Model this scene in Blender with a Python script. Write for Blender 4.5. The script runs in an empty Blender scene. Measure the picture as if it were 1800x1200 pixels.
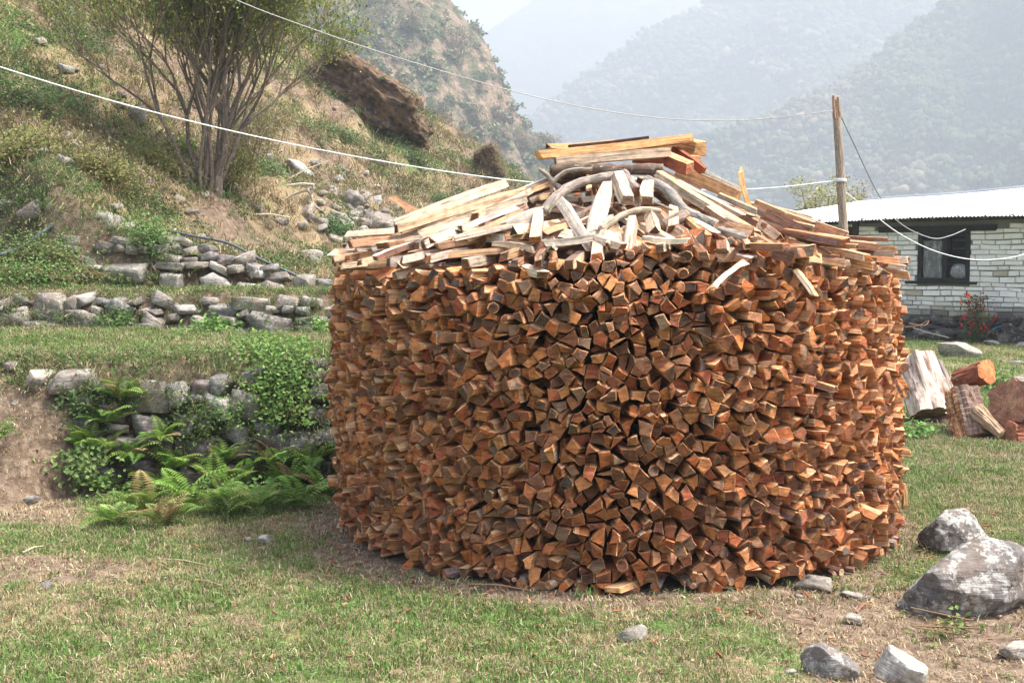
import bpy, math, random
import numpy as np
from mathutils import Vector, Matrix

# ============================================================ camera, sky, sun, exposure
S = bpy.context.scene
CAM_H, HOR, FPX = 1.65, 460.0, 2100.0
PITCH = math.atan((600 - HOR) / FPX)
cam_data = bpy.data.cameras.new("camera")
cam = bpy.data.objects.new("camera", cam_data)
S.collection.objects.link(cam)
cam.location = (0, 0, CAM_H)
cam.rotation_euler = (math.pi / 2 - PITCH, 0, 0)
cam_data.sensor_width = 36.0
cam_data.lens = 36.0 * FPX / 1800.0
cam_data.clip_start = 0.05
cam_data.clip_end = 20000
S.camera = cam

SUN_EL, SUN_AZ = math.radians(62), math.radians(97)      # azimuth clockwise from +Y
world = bpy.data.worlds.new("World")
S.world = world
world.use_nodes = True
wn = world.node_tree
wn.nodes.clear()
sky = wn.nodes.new("ShaderNodeTexSky")
sky.sky_type = 'NISHITA'
sky.sun_disc = False
sky.sun_elevation = SUN_EL
sky.sun_rotation = SUN_AZ
sky.air_density = 1.0
sky.dust_density = 8.0
sky.ozone_density = 1.0
bg = wn.nodes.new("ShaderNodeBackground")
bg.inputs[1].default_value = 0.15
wo = wn.nodes.new("ShaderNodeOutputWorld")
wn.links.new(sky.outputs[0], bg.inputs[0])
wn.links.new(bg.outputs[0], wo.inputs[0])

sun_data = bpy.data.lights.new("sun", 'SUN')
sun_data.energy = 4.0
sun_data.angle = math.radians(8.0)
sun_data.color = (1.0, 0.95, 0.88)
sun = bpy.data.objects.new("sun", sun_data)
S.collection.objects.link(sun)
sd = Vector((math.sin(SUN_AZ) * math.cos(SUN_EL), math.cos(SUN_AZ) * math.cos(SUN_EL), math.sin(SUN_EL)))
sun.rotation_euler = sd.to_track_quat('Z', 'Y').to_euler()
sun.location = sd * 60

S.view_settings.view_transform = 'Standard'
S.view_settings.look = 'None'
S.view_settings.gamma = 1.0
S.view_settings.exposure = 1.62
S.view_settings.use_curve_mapping = False
S.render.engine = 'CYCLES'
S.cycles.max_bounces = 5
S.cycles.diffuse_bounces = 3
S.cycles.glossy_bounces = 2
S.cycles.transmission_bounces = 3
S.cycles.transparent_max_bounces = 6
S.cycles.volume_bounces = 0
S.cycles.use_denoising = True

HAZE_DENSITY = 0.00112

# ============================================================ helpers
R = random.Random(7)
NR = np.random.RandomState(11)
COL = S.collection


def vnoise(p, seed=0):
    p = np.asarray(p, dtype=np.float64)
    i = np.floor(p).astype(np.int64)
    f = p - i
    f = f * f * (3 - 2 * f)
    out = 0
    for dx in (0, 1):
        for dy in (0, 1):
            for dz in (0, 1):
                h = ((i[..., 0] + dx) * 374761393 + (i[..., 1] + dy) * 668265263 + (i[..., 2] + dz) * 2147483629 + seed * 974634777) & 0xffffffff
                h = ((h ^ (h >> 13)) * 1274126177) & 0xffffffff
                h = (h ^ (h >> 16)) & 0xffff
                w = (f[..., 0] if dx else 1 - f[..., 0]) * (f[..., 1] if dy else 1 - f[..., 1]) * (f[..., 2] if dz else 1 - f[..., 2])
                out = out + w * (h / 32767.5 - 1)
    return out


def fbm(p, octaves=4, seed=0, gain=0.5):
    p = np.asarray(p, dtype=np.float64)
    a, s, out = 1.0, 0.0, 0
    for k in range(octaves):
        out = out + a * vnoise(p * (2 ** k), seed + k * 17)
        s += a
        a *= gain
    return out / s


def fbm2(x, y, sc, octaves=4, seed=0):
    x, y = np.broadcast_arrays(np.asarray(x, float), np.asarray(y, float))
    return fbm(np.stack([x * sc, y * sc, np.zeros_like(x)], -1), octaves, seed)


def sstep(a, b, x):
    t = np.clip((x - a) / (b - a), 0, 1)
    return t * t * (3 - 2 * t)


def pick(*colors):
    return colors[R.randrange(len(colors))]


def jit(c, v=0.12):
    k = 1 + R.uniform(-v, v)
    return tuple(max(0.0, x * k * (1 + R.uniform(-v, v) * 0.25)) for x in c)


class Acc:
    """collects geometry for ONE mesh: verts, faces, per-vertex colour, per-vertex local coordinate"""
    def __init__(self):
        self.v, self.f, self.c, self.l = [], [], [], []

    def add(self, verts, faces, col=(1, 1, 1), loc=None):
        o = len(self.v)
        self.v.extend(verts)
        self.f.extend([tuple(i + o for i in f) for f in faces])
        if isinstance(col, list):
            self.c.extend(col)
        else:
            self.c.extend([col] * len(verts))
        self.l.extend(loc if loc is not None else [tuple(p) for p in verts])

    def box(self, c, d, col=(1, 1, 1), M=None):
        hx, hy, hz = d[0] / 2, d[1] / 2, d[2] / 2
        vs = [Vector((c[0] + sx * hx, c[1] + sy * hy, c[2] + sz * hz)) for sx in (-1, 1) for sy in (-1, 1) for sz in (-1, 1)]
        if M is not None:
            vs = [M @ v for v in vs]
        q = [(0, 1, 3, 2), (4, 6, 7, 5), (0, 4, 5, 1), (2, 3, 7, 6), (0, 2, 6, 4), (1, 5, 7, 3)]
        for f in q:
            self.add([tuple(vs[i]) for i in f], [(0, 1, 2, 3)], col)

    def tube(self, pts, rad, n=6, col=(1, 1, 1), caps=True, rough=0.0):
        pts = [Vector(p) for p in pts]
        if not isinstance(rad, (list, tuple)):
            rad = [rad] * len(pts)
        verts, loc = [], []
        ref = None
        u = 0.0
        ro = R.uniform(0, 50)
        for k, p in enumerate(pts):
            t = (pts[min(k + 1, len(pts) - 1)] - pts[max(k - 1, 0)]).normalized()
            if ref is None:
                ref = Vector((0, 0, 1)) if abs(t.z) < 0.9 else Vector((1, 0, 0))
            a = t.cross(ref).normalized()
            b = a.cross(t).normalized()
            ref = b
            if k:
                u += (pts[k] - pts[k - 1]).length
            for j in range(n):
                an = 2 * math.pi * j / n
                rr = rad[k] * (1 + (R.uniform(-rough, rough) if rough else 0))
                verts.append(tuple(p + (a * math.cos(an) + b * math.sin(an)) * rr))
                loc.append((u + ro, math.cos(an) * rad[k] + ro, math.sin(an) * rad[k]))
        faces = []
        for k in range(len(pts) - 1):
            for j in range(n):
                faces.append((k * n + j, k * n + (j + 1) % n, (k + 1) * n + (j + 1) % n, (k + 1) * n + j))
        if caps:
            faces.append(tuple(range(n))[::-1])
            faces.append(tuple((len(pts) - 1) * n + j for j in range(n)))
        self.add(verts, faces, col, loc)

    def mesh(self, name, mat, smooth=False):
        me = bpy.data.meshes.new(name)
        me.from_pydata([tuple(v) for v in self.v], [], self.f)
        me.materials.append(mat)
        ca = me.color_attributes.new("tint", 'FLOAT_COLOR', 'POINT')
        arr = np.ones((len(self.v), 4), np.float32)
        arr[:, :3] = np.array(self.c, np.float32).reshape(-1, 3)
        ca.data.foreach_set("color", arr.ravel())
        la = me.attributes.new("lc", 'FLOAT_VECTOR', 'POINT')
        la.data.foreach_set("vector", np.array(self.l, np.float32).ravel())
        if smooth:
            me.polygons.foreach_set("use_smooth", [True] * len(me.polygons))
        me.update()
        return me

    def build(self, name, mat, parent=None, smooth=False):
        return link(name, self.mesh(name, mat, smooth), parent)


def link(name, data, parent=None):
    o = bpy.data.objects.new(name, data)
    COL.objects.link(o)
    if parent is not None:
        o.parent = parent
    return o


def np_mesh(name, V, F, mat, smooth=True, col=None):
    me = bpy.data.meshes.new(name)
    V = np.asarray(V, np.float32)
    F = np.asarray(F, np.int32)
    me.vertices.add(len(V))
    me.vertices.foreach_set("co", V.ravel())
    k = F.shape[1]
    me.loops.add(F.size)
    me.loops.foreach_set("vertex_index", F.ravel())
    me.polygons.add(len(F))
    me.polygons.foreach_set("loop_start", np.arange(0, F.size, k, dtype=np.int32))
    me.polygons.foreach_set("loop_total", np.full(len(F), k, np.int32))
    me.update(calc_edges=True)
    if smooth:
        me.polygons.foreach_set("use_smooth", np.ones(len(F), bool))
    ca = me.color_attributes.new("tint", 'FLOAT_COLOR', 'POINT')
    arr = np.ones((len(V), 4), np.float32)
    if col is not None:
        arr[:, :3] = col
    ca.data.foreach_set("color", arr.ravel())
    la = me.attributes.new("lc", 'FLOAT_VECTOR', 'POINT')
    la.data.foreach_set("vector", V.ravel())
    me.materials.append(mat)
    me.validate()
    return me


def tag(o, label=None, cat=None, group=None, kind=None):
    if label:
        o['label'] = label
    if cat:
        o['category'] = cat
    if group:
        o['group'] = group
    if kind:
        o['kind'] = kind
    return o


def empty(name, loc, label=None, cat=None, group=None, rz=0):
    o = bpy.data.objects.new(name, None)
    COL.objects.link(o)
    o.location = loc
    o.rotation_euler = (0, 0, rz)
    o.empty_display_size = 0.1
    return tag(o, label, cat, group)


def copy_tree(o, parent=None):
    c = o.copy()
    COL.objects.link(c)
    c.parent = parent
    for ch in list(o.children):
        copy_tree(ch, c)
    return c


# ---- pixels (of the 1800x1200 photograph) to rays
cp, sp = math.cos(PITCH), math.sin(PITCH)


def ray(px, py):
    a, b = (px - 900) / FPX, (600 - py) / FPX
    return Vector((a, cp + sp * b, -sp + cp * b))


def at(px, py, Y):
    d = ray(px, py)
    return Vector((0, 0, CAM_H)) + d * (Y / d.y)


def march(px, py, Hf, y0=3.5, y1=300.0):
    """first crossing of the ray behind a pixel with a height field"""
    d = ray(px, py)
    if Hf is None or getattr(Hf, "__name__", "") == "Hs":
        lo, hi = y0, y1
        for it in range(3):
            Ys = np.geomspace(lo, hi, 260 if it == 0 else 24)
            t = Ys / d.y
            below = (CAM_H + d.z * t) < H(d.x * t, Ys)
            if not below.any():
                return None
            k = int(np.argmax(below))
            lo, hi = (Ys[k - 1] if k else Ys[0]), Ys[k]
            if k == 0:
                break
        return Vector((0, 0, CAM_H)) + d * (hi / d.y)
    Y = prev = y0
    while Y < y1:
        p = Vector((0, 0, CAM_H)) + d * (Y / d.y)
        if p.z < Hf(p.x, p.y):
            return p
        prev = Y
        Y += 0.01
    return None


# ============================================================ materials
def new_mat(name):
    m = bpy.data.materials.new(name)
    m.use_nodes = True
    m.node_tree.nodes.clear()
    return m, m.node_tree


class N:
    def __init__(self, nt):
        self.nt = nt

    def n(self, typ, ins=None, **kw):
        nd = self.nt.nodes.new(typ)
        for k, v in kw.items():
            setattr(nd, k, v)
        if ins:
            for k, v in ins.items():
                if isinstance(v, bpy.types.NodeSocket):
                    self.nt.links.new(v, nd.inputs[k])
                else:
                    nd.inputs[k].default_value = v
        return nd

    def attr(self, name, typ='GEOMETRY'):
        return self.n("ShaderNodeAttribute", attribute_name=name, attribute_type=typ)

    def noise(self, vec, scale, detail=4, rough=0.55, dist=0.0):
        return self.n("ShaderNodeTexNoise", {"Vector": vec, "Scale": scale, "Detail": detail, "Roughness": rough, "Distortion": dist})

    def ramp(self, fac, stops, interp='LINEAR'):
        r = self.n("ShaderNodeValToRGB", {"Fac": fac})
        r.color_ramp.interpolation = interp
        els = r.color_ramp.elements
        while len(els) < len(stops):
            els.new(0.5)
        for e, (p, c) in zip(els, stops):
            e.position = p
            e.color = (c, c, c, 1) if isinstance(c, (int, float)) else (*c, 1)
        return r

    def mix(self, fac, a, b, blend='MIX'):
        m = self.n("ShaderNodeMix", data_type='RGBA', blend_type=blend)
        for s, v in ((m.inputs[0], fac), (m.inputs[6], a), (m.inputs[7], b)):
            if isinstance(v, bpy.types.NodeSocket):
                self.nt.links.new(v, s)
            elif isinstance(v, (tuple, list)):
                s.default_value = (*v, 1)
            else:
                s.default_value = v if s == m.inputs[0] else (v, v, v, 1)
        return m.outputs[2]

    def math(self, op, a, b=0.0):
        m = self.n("ShaderNodeMath", {0: a, 1: b}, operation=op)
        return m.outputs[0]

    def mapping(self, vec, scale=(1, 1, 1), loc=(0, 0, 0), rot=(0, 0, 0)):
        return self.n("ShaderNodeMapping", {"Vector": vec, "Scale": scale, "Location": loc, "Rotation": rot}).outputs[0]

    def bump(self, h, strength=0.5, dist=0.02, normal=None):
        b = self.n("ShaderNodeBump", {"Height": h, "Strength": strength, "Distance": dist})
        if normal is not None:
            self.nt.links.new(normal, b.inputs["Normal"])
        return b.outputs[0]

    def out(self, col, rough=0.8, normal=None, spec=0.3, metallic=0.0, transl=0.0, alpha=None):
        p = self.n("ShaderNodeBsdfPrincipled", {"Base Color": col if isinstance(col, bpy.types.NodeSocket) else (*col, 1), "Roughness": rough, "Metallic": metallic, "Specular IOR Level": spec})
        if normal is not None:
            self.nt.links.new(normal, p.inputs["Normal"])
        sh = p.outputs[0]
        if transl > 0:
            t = self.n("ShaderNodeBsdfTranslucent", {"Color": col if isinstance(col, bpy.types.NodeSocket) else (*col, 1)})
            sh = self.n("ShaderNodeMixShader", {0: transl, 1: sh, 2: t.outputs[0]}).outputs[0]
        if alpha is not None:
            t = self.n("ShaderNodeBsdfTransparent")
            sh = self.n("ShaderNodeMixShader", {0: alpha, 1: t.outputs[0], 2: sh}).outputs[0]
        o = self.n("ShaderNodeOutputMaterial")
        self.nt.links.new(sh, o.inputs[0])


def mat_wood():
    m, nt = new_mat("split_firewood")
    g = N(nt)
    tint = g.attr("tint").outputs["Color"]
    lc = g.attr("lc").outputs["Vector"]
    grain = g.noise(g.mapping(lc, (4, 70, 70)), 1.0, 5, 0.65)
    fine = g.noise(g.mapping(lc, (30, 260, 260)), 1.0, 3, 0.6)
    blot = g.noise(lc, 22.0, 4, 0.6)
    k = g.ramp(grain.outputs[0], [(0.32, 0.38), (0.48, 0.95), (0.68, 1.35)]).outputs[0]
    c = g.mix(1.0, tint, k, 'MULTIPLY')
    k2 = g.ramp(blot.outputs[0], [(0.3, (0.62, 0.55, 0.52)), (0.5, (1, 1, 1)), (0.7, (1.25, 1.18, 1.05))]).outputs[0]
    c = g.mix(0.75, c, g.mix(1.0, c, k2, 'MULTIPLY'))
    dark = g.ramp(fine.outputs[0], [(0.34, 0.35), (0.45, 1.0)]).outputs[0]
    c = g.mix(0.55, c, g.mix(1.0, c, dark, 'MULTIPLY'))
    h = g.math('ADD', grain.outputs[0], g.math('MULTIPLY', fine.outputs[0], 0.5))
    g.out(c, 0.8, g.bump(h, 0.9, 0.006), 0.2)
    return m


def mat_bark():
    m, nt = new_mat("bark")
    g = N(nt)
    tint = g.attr("tint").outputs["Color"]
    lc = g.attr("lc").outputs["Vector"]
    a = g.noise(g.mapping(lc, (10, 60, 60)), 1.0, 5, 0.65)
    b = g.noise(lc, 30.0, 4, 0.6)
    c = g.mix(1.0, tint, g.ramp(a.outputs[0], [(0.3, 0.35), (0.5, 0.95), (0.7, 1.5)]).outputs[0], 'MULTIPLY')
    c = g.mix(g.ramp(b.outputs[0], [(0.6, 0.0), (0.68, 0.55)]).outputs[0], c, (0.5, 0.5, 0.46))
    g.out(c, 0.9, g.bump(a.outputs[0], 1.0, 0.012), 0.15)
    return m


def mat_rock(name, base, dark, lichen=0.0, brown=(0.16, 0.11, 0.07), brown_amt=0.35, scale=1.0, band=True):
    m, nt = new_mat(name)
    g = N(nt)
    tc = g.n("ShaderNodeTexCoord").outputs["Object"]
    oi = g.n("ShaderNodeObjectInfo")
    off = g.n("ShaderNodeVectorMath", {0: tc, 1: g.n("ShaderNodeCombineXYZ", {0: g.math('MULTIPLY', oi.outputs["Random"], 37.0), 1: g.math('MULTIPLY', oi.outputs["Random"], 91.0)}).outputs[0]}, operation='ADD').outputs[0]
    big = g.noise(off, 3.0 * scale, 5, 0.6)
    fine = g.noise(off, 28.0 * scale, 5, 0.65)
    strat = g.noise(g.mapping(off, (3 * scale, 3 * scale, 34 * scale), rot=(0.35, 0.2, 0)), 1.0, 4, 0.6)
    c = g.mix(g.ramp(big.outputs[0], [(0.35, 0.0), (0.65, 1.0)]).outputs[0], dark, base)
    if band:
        c = g.mix(0.6, c, g.mix(1.0, c, g.ramp(strat.outputs[0], [(0.3, 0.5), (0.5, 1.0), (0.7, 1.4)]).outputs[0], 'MULTIPLY'))
    c = g.mix(1.0, c, g.ramp(fine.outputs[0], [(0.3, 0.6), (0.5, 1.0), (0.7, 1.3)]).outputs[0], 'MULTIPLY')
    br = g.noise(off, 4.2 * scale, 3, 0.5)
    c = g.mix(g.math('MULTIPLY', g.ramp(br.outputs[0], [(0.52, 0.0), (0.68, 1.0)]).outputs[0], brown_amt), c, brown)
    k = g.ramp(oi.outputs["Random"], [(0.0, 0.7), (1.0, 1.3)]).outputs[0]
    c = g.mix(1.0, c, k, 'MULTIPLY')
    if lichen > 0:
        l1 = g.noise(off, 8.5 * scale, 8, 0.8)
        l2 = g.noise(off, 21 * scale, 4, 0.7)
        f = g.math('MULTIPLY', g.ramp(l1.outputs[0], [(0.57 - 0.05 * lichen, 0.0), (0.6 - 0.05 * lichen, 1.0)]).outputs[0], 1.0)
        f = g.math('MULTIPLY', f, g.ramp(l2.outputs[0], [(0.40, 0.15), (0.52, 0.9)]).outputs[0])
        c = g.mix(g.math('MULTIPLY', f, 0.8), c, (0.46, 0.455, 0.43))
    h = g.math('ADD', g.math('MULTIPLY', fine.outputs[0], 0.5), strat.outputs[0])
    g.out(c, 0.85, g.bump(h, 0.75, 0.02 / scale), 0.3)
    return m


def mat_tint(name, rough=0.8, spec=0.3, transl=0.0, var=0.0, noise=0.0, nscale=8.0, smooth_bump=0.0):
    m, nt = new_mat(name)
    g = N(nt)
    c = g.attr("tint").outputs["Color"]
    if var > 0:
        oi = g.n("ShaderNodeObjectInfo")
        hsv = g.n("ShaderNodeHueSaturation", {"Hue": 0.5, "Saturation": 1.0, "Value": g.math('ADD', 1 - var, g.math('MULTIPLY', oi.outputs["Random"], 2 * var)), "Color": c})
        nt.links.new(g.math('ADD', 0.5 - var * 0.06, g.math('MULTIPLY', oi.outputs["Random"], var * 0.12)), hsv.inputs["Hue"])
        c = hsv.outputs[0]
    nrm = None
    if noise > 0:
        lc = g.n("ShaderNodeTexCoord").outputs["Object"]
        nz = g.noise(lc, nscale, 5, 0.6)
        c = g.mix(noise, c, g.mix(1.0, c, g.ramp(nz.outputs[0], [(0.3, 0.45), (0.5, 1.0), (0.7, 1.45)]).outputs[0], 'MULTIPLY'))
        if smooth_bump:
            nrm = g.bump(nz.outputs[0], 0.6, smooth_bump)
    g.out(c, rough, nrm, spec, transl=transl)
    return m


def mat_ground():
    m, nt = new_mat("ground_soil_and_turf")
    g = N(nt)
    pos = g.n("ShaderNodeNewGeometry").outputs["Position"]
    tint = g.attr("tint").outputs["Color"]      # r = green cover, g = bare soil, b = dry litter
    sep = g.n("ShaderNodeSeparateColor", {0: tint})
    n1 = g.noise(pos, 1.7, 5, 0.6)
    n2 = g.noise(pos, 14.0, 5, 0.65)
    n3 = g.noise(pos, 70.0, 4, 0.7)
    soil = g.ramp(n2.outputs[0], [(0.3, (0.09, 0.062, 0.042)), (0.5, (0.17, 0.125, 0.09)), (0.7, (0.30, 0.235, 0.17))]).outputs[0]
    straw = g.ramp(n3.outputs[0], [(0.35, (0.13, 0.09, 0.055)), (0.55, (0.30, 0.23, 0.14)), (0.7, (0.42, 0.34, 0.22))]).outputs[0]
    green = g.ramp(n3.outputs[0], [(0.3, (0.035, 0.065, 0.02)), (0.5, (0.09, 0.15, 0.04)), (0.7, (0.17, 0.24, 0.08))]).outputs[0]
    f1 = g.math('ADD', sep.outputs[0], g.math('MULTIPLY', g.math('SUBTRACT', n1.outputs[0], 0.5), 1.6))
    f1 = g.math('ADD', f1, g.math('MULTIPLY', g.math('SUBTRACT', n2.outputs[0], 0.5), 1.2))
    c = g.mix(g.ramp(f1, [(0.35, 0.0), (0.6, 1.0)]).outputs[0], straw, green)
    f2 = g.math('ADD', sep.outputs[1], g.math('MULTIPLY', g.math('SUBTRACT', n2.outputs[0], 0.5), 1.0))
    c = g.mix(g.ramp(f2, [(0.4, 0.0), (0.65, 1.0)]).outputs[0], c, soil)
    h = g.math('ADD', n2.outputs[0], g.math('MULTIPLY', n3.outputs[0], 0.5))
    g.out(c, 0.95, g.bump(h, 0.8, 0.03), 0.1)
    return m


def mat_mountain(name, cols, sc=1.0, rock=0.0):
    m, nt = new_mat(name)
    g = N(nt)
    pos = g.n("ShaderNodeNewGeometry").outputs["Position"]
    a = g.noise(pos, 0.02 * sc, 6, 0.62)
    b = g.noise(pos, 0.12 * sc, 6, 0.7)
    v = g.n("ShaderNodeTexVoronoi", {"Vector": pos, "Scale": 0.11 * sc, "Randomness": 1.0})
    c = g.ramp(a.outputs[0], [(0.32, cols[0]), (0.5, cols[1]), (0.66, cols[2])]).outputs[0]
    c = g.mix(g.ramp(b.outputs[0], [(0.45, 0.0), (0.62, 1.0)]).outputs[0], c, cols[3])
    sepc = g.n("ShaderNodeSeparateColor", {0: v.outputs["Color"]})
    c = g.mix(0.8, c, g.mix(1.0, c, g.ramp(sepc.outputs[0], [(0.0, 0.55), (1.0, 1.55)]).outputs[0], 'MULTIPLY'))
    if rock > 0:
        nz = g.n("ShaderNodeSeparateXYZ", {0: g.n("ShaderNodeNewGeometry").outputs["Normal"]}).outputs[2]
        steep = g.ramp(g.math('ADD', nz, g.math('MULTIPLY', g.math('SUBTRACT', b.outputs[0], 0.5), 0.8)), [(0.42, 1.0), (0.60, 0.0)]).outputs[0]
        rc = g.ramp(g.noise(pos, 0.35 * sc, 5, 0.7).outputs[0], [(0.3, (0.10, 0.07, 0.05)), (0.5, (0.30, 0.22, 0.16)), (0.68, (0.48, 0.35, 0.25))]).outputs[0]
        c = g.mix(g.math('MULTIPLY', steep, rock), c, rc)
    h = g.math('ADD', g.math('MULTIPLY', v.outputs["Distance"], -0.12 * sc), b.outputs[0])
    g.out(c, 0.95, g.bump(h, 1.0, 6.0 / sc), 0.05)
    return m


M_WOOD, M_BARK = mat_wood(), mat_bark()
M_BOULDER = mat_rock("lichen_boulder", (0.19, 0.175, 0.165), (0.07, 0.062, 0.058), 1.25, brown_amt=0.35, scale=1.0, band=False)
M_STONE = mat_rock("schist_stone", (0.30, 0.27, 0.23), (0.14, 0.122, 0.105), 0.35, brown_amt=0.45, scale=1.6)
M_DARKSTONE = mat_rock("dark_schist", (0.22, 0.205, 0.20), (0.08, 0.074, 0.07), 0.25, brown_amt=0.5, brown=(0.2, 0.13, 0.09), scale=1.4)
M_PALE = mat_rock("pale_slab_stone", (0.34, 0.325, 0.295), (0.20, 0.19, 0.17), 0.2, brown_amt=0.25, scale=1.6)
M_OUTCROP = mat_rock("stained_cliff_rock", (0.15, 0.095, 0.055), (0.022, 0.018, 0.017), 0.0, brown=(0.24, 0.14, 0.06), brown_amt=0.6, scale=1.5)
M_FOOT = mat_rock("dark_footing_stone", (0.11, 0.10, 0.095), (0.035, 0.032, 0.03), 0.1, brown_amt=0.2, scale=1.4)
M_GROUND = mat_ground()
M_LEAF = mat_tint("leaf", 0.55, 0.3, transl=0.3, var=0.28)
M_GRASS = mat_tint("grass_blade", 0.6, 0.25, transl=0.3, var=0.3)
M_DRY = mat_tint("dry_twig", 0.9, 0.1, var=0.3)
M_PLAIN = mat_tint("plain_matte", 0.75, 0.2, noise=0.5, nscale=9.0)
M_DARKWOOD = mat_tint("dark_stained_timber", 0.7, 0.2, noise=0.7, nscale=14.0)
M_ROPE = mat_tint("white_rope", 0.7, 0.2)


def mat_whitewash():
    m, nt = new_mat("whitewashed_stone")
    g = N(nt)
    tint = g.attr("tint").outputs["Color"]
    pos = g.n("ShaderNodeNewGeometry").outputs["Position"]
    a = g.noise(pos, 7.0, 5, 0.65)
    b = g.noise(pos, 38.0, 4, 0.7)
    c = g.mix(g.ramp(a.outputs[0], [(0.62, 0.0), (0.76, 0.45)]).outputs[0], tint, (0.48, 0.47, 0.45))
    c = g.mix(g.ramp(b.outputs[0], [(0.62, 0.0), (0.68, 0.8)]).outputs[0], c, (0.16, 0.15, 0.13))
    g.out(c, 0.85, g.bump(g.math('ADD', a.outputs[0], b.outputs[0]), 0.7, 0.02), 0.2)
    return m


def mat_roof():
    m, nt = new_mat("corrugated_metal_roof")
    g = N(nt)
    pos = g.n("ShaderNodeNewGeometry").outputs["Position"]
    a = g.noise(pos, 1.3, 4, 0.6)
    c = g.ramp(a.outputs[0], [(0.3, (0.46, 0.49, 0.53)), (0.7, (0.58, 0.61, 0.65))]).outputs[0]
    g.out(c, 0.42, None, 0.5, metallic=0.35)
    return m


M_WHITE, M_ROOF = mat_whitewash(), mat_roof()

# ============================================================ terrain
PC = Vector((0.645, 7.58, 0.0))      # centre of the round stack
PR = 1.755


def W1(x):
    return np.interp(x, [-12, -6, -3.2, -1.3, 0.2, 2.0, 4.0, 6.0], [9.6, 8.9, 8.45, 8.75, 10.1, 16, 30, 60])


def W2(x):
    return np.interp(x, [-14, -6, -5, -1.8, 1, 3, 5, 7], [12.6, 11.9, 11.7, 11.0, 14, 25, 40, 70])


def W3(x):
    return np.interp(x, [-16, -7, -4.6, -2.2, 0.0, 2.0, 4.0, 8.0], [13.6, 12.9, 12.7, 13.3, 18, 30, 45, 75])


def H(x, y, detail=True):
    """height of the ground"""
    x = np.asarray(x, float)
    y = np.asarray(y, float)
    n = fbm2(x, y, 0.55, 3, 3) if detail else 0
    z = 0.035 * n
    # bank falling away in the near corner beside the boulders
    z = z - 0.10 * sstep(0.9, 2.2, x) * sstep(6.1, 4.7, y)
    w = 0.16 + 1.2 * sstep(-2.95, -3.5, x)
    w1 = W1(x) + 0.10 * n - 0.9 * sstep(-2.95, -3.5, x)
    t1 = sstep(0, 1, (y - w1 - 0.10) / w)
    z = z + (0.93 + 0.02 * (np.minimum(y, 12) - 9) + 0.04 * n) * t1 * sstep(6, 3, x)
    w2 = W2(x)
    t2 = sstep(0, 1, (y - w2 - 0.05) / 0.30)
    z = z + 0.36 * t2 * sstep(7, 4, x)
    w3 = W3(x)
    top3 = np.interp(x, [-8, -4.9, -4.4, -3.6, -2.9, -2.2, -1], [0.45, 0.60, 0.60, 0.44, 0.22, 0.05, 0.02])
    t3 = sstep(0, 1, (y - w3 - 0.05) / np.where(x < -5.0, 1.2, 0.35))
    z = z + top3 * t3 + 0.04 * np.clip(y - w3, 0, 8) * sstep(3, -1, x)
    # hillside
    yy = np.minimum(y, 58)
    hill = -0.664 * x + 0.148 * yy - 2.72 - 0.25 * np.clip(y - 58, 0, 400)
    hill = np.where(x < -60, hill + 0.664 * (x + 60) * 0.6, hill)
    rough = sstep(13, 20, y)
    nn = fbm2(x, y, 0.22, 5, 8) if detail else 0
    n2 = fbm2(x, y, 1.3, 4, 21) if detail else 0
    hill = hill + rough * (0.80 * nn + 0.34 * n2)
    # terracing of the slope
    st = 1.7
    q = (hill / st) - np.floor(hill / st)
    hill = hill + rough * 0.50 * (sstep(0.0, 0.55, q) - q)
    ramp = sstep(0.0, 1.0, (y - w3) / np.interp(x, [-6.5, -5.0], [3.2, 0.3]))
    hill = np.where(y > w3, z + (hill - z) * ramp, hill)
    m = sstep(-0.5, 0.5, (hill - z) * 1.0)
    out = np.where(y > w3 + 0.2, z * (1 - m) + np.maximum(hill, z) * m, z)
    return out


def Hs(x, y):
    return float(H(np.array([x]), np.array([y]))[0])


def axis(fine0, fine1, step, lo, hi, grow=1.14):
    a = list(np.arange(fine0, fine1, step))
    s, v = step, fine1
    while v < hi:
        a.append(v)
        s *= grow
        v += s
    a.append(hi)
    s, v, b = step, fine0, []
    while v > lo:
        s *= grow
        v -= s
        b.append(max(v, lo))
    return np.array(b[::-1] + a)


gx = axis(-6.5, 6.5, 0.075, -160, 900, 1.10)
gy1 = np.concatenate([np.arange(3.6, 14.6, 0.055), ])
ga = axis(3.6, 14.6, 0.055, -30, 1200, 1.025)
gy = ga
XX, YY = np.meshgrid(gx, gy)
ZZ = H(XX, YY)
# beyond the village the valley floor drops to the river
ZZ = np.where(YY > 60, np.where(ZZ < 0.6, ZZ - 0.12 * np.clip(YY - 60, 0, 200), ZZ), ZZ)
nxg, nyg = len(gx), len(gy)
VV = np.stack([XX.ravel(), YY.ravel(), ZZ.ravel()], -1)
idx = np.arange(nxg * nyg).reshape(nyg, nxg)
FF = np.stack([idx[:-1, :-1].ravel(), idx[:-1, 1:].ravel(), idx[1:, 1:].ravel(), idx[1:, :-1].ravel()], -1)


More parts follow.
